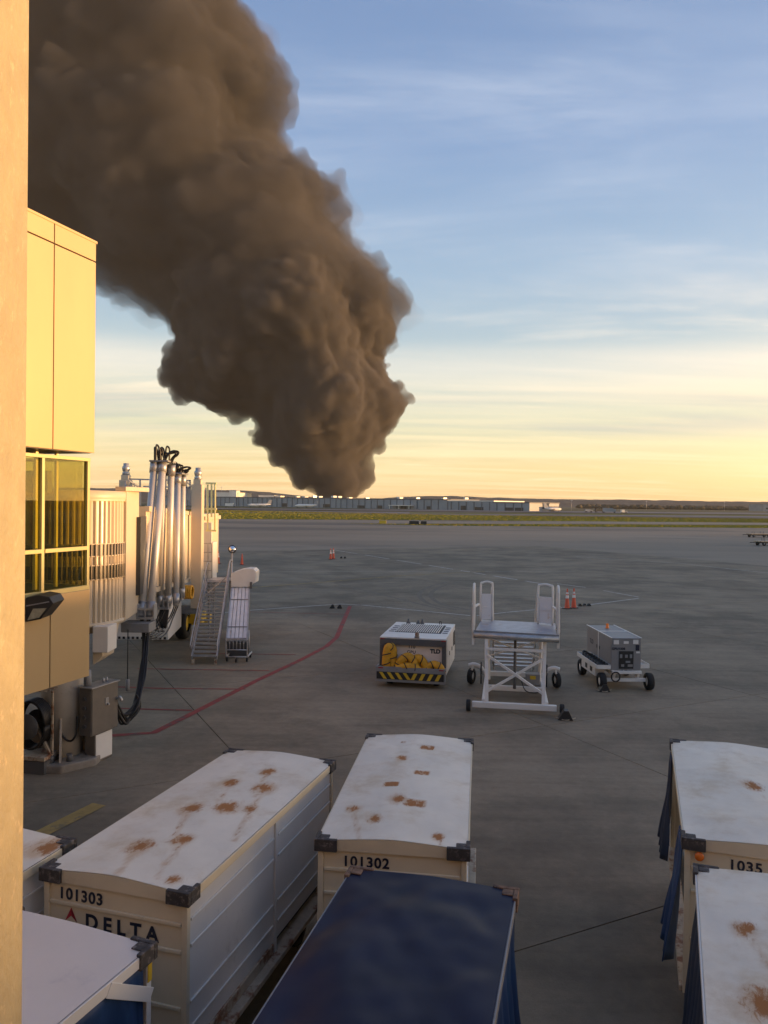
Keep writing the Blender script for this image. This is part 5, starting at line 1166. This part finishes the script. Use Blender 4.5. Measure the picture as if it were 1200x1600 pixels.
# rear steps going down away from the camera
n = 11
for k in range(n):
    t_ = k/n; y = 2.65+2.1*t_; z_ = H-.17-(H-.35)*t_
    MB().box(-.60, .60, y-.11, y+.11, z_-.035, z_).build('step', M['steel_deck'], ps, .004)
for s in (-1, 1):
    MB().beam((s*.63, 2.55, H-.1), (s*.63, 4.9, .16), .05, .16).build('stair_stringer', M['white'], ps)
    for k in range(9): MB().box(s*.665-.004 if s < 0 else s*.665-.006, s*.665+.006 if s < 0 else s*.665+.004, 2.7+.22*k, 2.74+.22*k, H-.22-.185*k, H-.14-.185*k).build('bolt_plate', M['black'], ps)
    MB().tube(crv([(s*.68, 2.55, H+.0), (s*.68, 2.56, H+.75), (s*.68, 2.7, H+.92), (s*.66, 3.9, H-.05), (s*.66, 4.6, .75), (s*.66, 4.7, .3)], 5), .030, 8).build('handrail', M['white'], ps)
def loop(x0, x1, y0, y1, h, r=.032):
    return MB().tube(crv([(x0, y0, H), (x0, y0, H+h-.14), (x0+(x1-x0)*.15, y0+(y1-y0)*.15, H+h-.03), ((x0+x1)/2, (y0+y1)/2, H+h), (x0+(x1-x0)*.85, y0+(y1-y0)*.85, H+h-.03), (x1, y1, H+h-.14), (x1, y1, H)], 5), r, 8).build('rail_loop', M['white'], ps)
M['gatewhite'] = mat('scuffed_gate_panel', (.68, .66, .64), .45, var=.05, dirt=(.50, .28, .10), dscale=2.6, dlo=.60, dhi=.72)
for s in (-1, 1):
    xa, xb = (-1.00, -.66) if s < 0 else (.66, 1.06); ya, yb_ = (2.30, 2.38) if s < 0 else (2.10, 1.95)
    loop(xa, xb, ya, yb_, 1.16)
    MB().hexa([Vector(p) for p in ((xa+.03, ya-.02, H+.04), (xb-.03, yb_-.02, H+.04), (xb-.03, yb_+.01, H+.04), (xa+.03, ya+.01, H+.04), (xa+.03, ya-.02, H+.80), (xb-.03, yb_-.02, H+.80), (xb-.03, yb_+.01, H+.80), (xa+.03, ya+.01, H+.80))]).build('gate_panel', M['gatewhite'], ps, .006)
    MB().beam((xa+.03, ya-.03, H+.42), (xb-.03, yb_-.03, H+.42), .012, .02).build('panel_seam', M['gatewhite'], ps)
    # side guard running along the deck edge
    x0 = s*1.14; MB().tube(crv([(x0, .55, H-.15), (x0, .62, H+.9), (x0, .75, H+1.18), (x0, 1.05, H+1.2), (x0, 1.2, H+.85), (x0*1.0, 1.25, H)], 6), .034, 8).build('side_rail', M['white'], ps)
    MB().box(x0-.012+s*.04, x0+.012+s*.04, .58, 1.25, H+.02, H+.70).build('side_guard', M['galv'], ps, .004)
    MB().beam((x0, 1.25, H+.55), (s*1.05, 2.1, H+.52), .05, .05).build('side_bar', M['white'], ps)
    MB().beam((x0, .55, H-.12), (x0, .55, H-.40), .06, .06).build('rail_socket', M['white'], ps)
chock(ps.matrix_basis @ Vector((1.28, -.32, 0)), 'black chock with a cord under the right front wheel of the platform', 1.3, 1, 9)

# ------------------------------------------------------------------ ground power unit trailer
gu = thing('ground_power_unit', 'grey generator trailer with cable trays and an orange beacon', 'generator', (7.27, 24.2, 0), -2)
W, Ln = .90, 2.45; hw, hl = W/2, Ln/2; Z0, Z1 = .60, 1.56
MB().box(-hw, hw, -hl, hl, Z0, Z1-.04).build('body', M['gpugrey'], gu, .015)
MB().box(-hw-.01, hw+.01, -hl-.01, hl+.01, Z1-.039, Z1).build('canopy_top', M['gpugrey'], gu, .02)
MB().box(-hw-.016, hw+.016, -.03, .03, Z1-.005, Z1+.012).build('roof_band', M['white'], gu, .004)
for s in (-1, 1): 
    MB().box(min(s*hw, s*(hw+.014)), max(s*hw, s*(hw+.014)), -.03, .03, Z0, Z1-.0).build('roof_band', M['white'], gu, .003)
    MB().box(s*hw-.018, s*hw+.018, -hl-.012, hl+.012, Z1+.001, Z1+.016).build('edge_trim', M['white'], gu, .003)
for (y0, y1) in ((-hl+.06, -.08), (.08, hl-.06)):
    MB().box(-hw-.008, -hw+.0, y0, y1, Z0+.08, Z1-.10).build('access_door', M['gpugrey'], gu, .004)
    MB().box(-hw-.02, -hw-.009, y0+.03 if y0 > 0 else y1-.08, y0+.08 if y0 > 0 else y1-.03, 1.02, 1.12).build('door_latch', M['black'], gu)
text('unit_number', 'GPU1308', .098, M['ink'], gu, (-hw+.01, -hl-.012, Z1-.35), FRONT, .003, 1.05)
text('maker_mark', 'TLD', .20, M['ink'], gu, (-hw-.0095, hl-.35, Z1-.50), (rad(90), 0, rad(-90)), .004, 1.)
MB().box(-.22, .22, -hl-.014, -hl-.001, Z0+.04, Z0+.57).build('instrument_panel', M['black'], gu, .004)
for (x, z_, w_, h_) in ((-.16, .42, .07, .11), (.14, .42, .07, .11), (0, .42, .08, .09), (.05, .25, .14, .06)):
    MB().box(x-w_/2, x+w_/2, -hl-.022, -hl-.0145, Z0+z_-h_/2, Z0+z_+h_/2).build('gauge', M['grey'], gu)
for (x, z_, w_, h_) in ((-.11, .14, .09, .07), (.12, .14, .15, .07)):
    MB().box(x-w_/2, x+w_/2, -hl-.022, -hl-.0145, Z0+z_-h_/2, Z0+z_+h_/2).build('gauge', M['gpugrey'], gu)
for (x, w_, z_, h_) in ((-.31, .16, -.12, .13), (-.01, .15, -.13, .08), (.28, .16, -.11, .13)):
    MB().box(x-w_/2, x+w_/2, -hl-.014, -hl-.011, Z1+z_-h_/2, Z1+z_+h_/2).build('decal', M['roofwhite'], gu)
MB().box(.28, .39, -hl-.014, -hl-.001, Z1-.37, Z1-.20).build('decal', M['ink'], gu)
MB().box(.30, .41, -hl-.014, -hl-.001, Z1-.45, Z1-.40).build('decal', M['roofwhite'], gu)
MB().lathe([(.06, 0), (.06, .02), (.045, .03), (.05, .12), (.035, .15), (0, .155)], (-.0, .55, Z1+.012), 12).build('beacon', M['amber'], gu)
# trays
def tray(x0, x1, y0, y1, z_, slope=0):
    t_ = MB().box(x0, x1, y0, y1, z_, z_+.02).build('cable_tray', M['white'], gu)
    for (a, b, c, d) in ((x0-.02, x0, y0, y1), (x1, x1+.02, y0, y1), (x0, x1, y0-.02, y0), (x0, x1, y1, y1+.02)): MB().box(a, b, c, d, z_-.03, z_+.09).build('tray_side', M['white'], t_)
tray(-hw-.42, -hw-.03, -hl+.0, hl-.4, .66); tray(hw+.03, hw+.30, -hl+.15, .5, .66)
rr = random.Random(2)
for k in range(7):
    y = -hl+.15+k*.25; x = -hw-.22
    MB().tube(crv([(x-.14, y, .70), (x-.05, y+.25, .74+.01*k), (x+.12, y+.3, .72), (x+.13, y-.05, .75), (x-.02, y-.12, .74), (x-.12, y+.1, .72)], 6), .036, 8).build('output_cable', M['cable'], gu)
MB().box(-hw-.38, -hw-.08, -hl+.35, hl-.7, .34, .64).build('battery_box', M['white'], gu, .012)
for y in (-.5, .0): MB().box(-hw-.389, -hw-.381, y-.1, y+.1, .42, .56).build('box_slot', M['black'], gu)
MB().box(-hw, hw, -hl-.10, -hl-.0, .50, .59).build('front_beam', M['white'], gu, .01)
for s in (-1, 1): MB().box(s*.36-.035, s*.36+.035, -hl-.05, hl, .42, .499).build('chassis_rail', M['white'], gu, .008)
MB().box(-.62, .62, -hl+.0, -hl+.09, .25, .35).build('axle', M['white'], gu, .01)
MB().box(-.62, .62, hl-.45, hl-.36, .25, .35).build('axle', M['white'], gu, .01)
for y in (-hl+.045, hl-.405):
    for s in (-.36, .36): MB().box(s-.04, s+.04, y-.04, y+.04, .351, .42).build('axle_mount', M['white'], gu)
    for s in (-1, 1): wheel('wheel', gu, s*.72, y, .255, .18, 'white', 0)
MB().tube([(-.35+.13*math.cos(a_), -hl-.12, .42+.14*math.sin(a_)) for a_ in [i*math.pi/8 for i in range(17)]], .022, 8).build('coiled_lead', M['cable'], gu)
chock(gu.matrix_basis @ Vector((-.72, -hl-.16, 0)), 'black chock against the left wheel of the grey generator trailer', 1.15, 1, -2)

# ------------------------------------------------------------------ two flat dollies far at the right edge
for (px, py, lab, hdg) in ((1186, 839.5, 'low dark dolly with posts at the right edge, the farther one', 84), (1203, 852.5, 'low dark dolly at the right edge, the nearer one', 80)):
    p = G(px, py); t = thing('flat_dolly', lab, 'dolly', p, hdg, 'empty dollies at the right edge')
    MB().box(-.9, .9, -2.2, 2.2, .55, .72).build('bed', M['rail'], t, .02)
    for x in (-.75, .75):
        for y in (-1.5, 1.5): wheel('wheel', t, x, y, .27, .2)
    MB().box(-.7, .7, -1.6, 1.6, .35, .549).build('chassis', M['black'], t)
    for y in (-1.3, -.9, .3, .9): MB().box(-.1, .1, y-.08, y+.08, .721, 1.15).build('post', M['grey'], t)
    MB().beam((0, -2.2, .5), (0, -3.3, .45), .1, .1).build('drawbar', M['black'], t)

# ------------------------------------------------------------------ the terminal front the picture is taken from
c = thing('terminal_facade', 'terminal front wall that the picture is taken from', 'building', (0, -.6, 0), 18.4)
MB().box(-60, 70, -8, 0, -.2, 9.0).build('wall', M['tan'], c)

# ------------------------------------------------------------------ evening haze
M['haze'] = volmat('haze_air', (.80, .78, .74), .000035, .0)
hz_ = MB().box(-4500, 4500, -400, 5200, -1.4, 1500).build('haze', M['haze']); hz_['kind'] = 'stuff'; hz_['label'] = 'thin evening haze over the airfield'
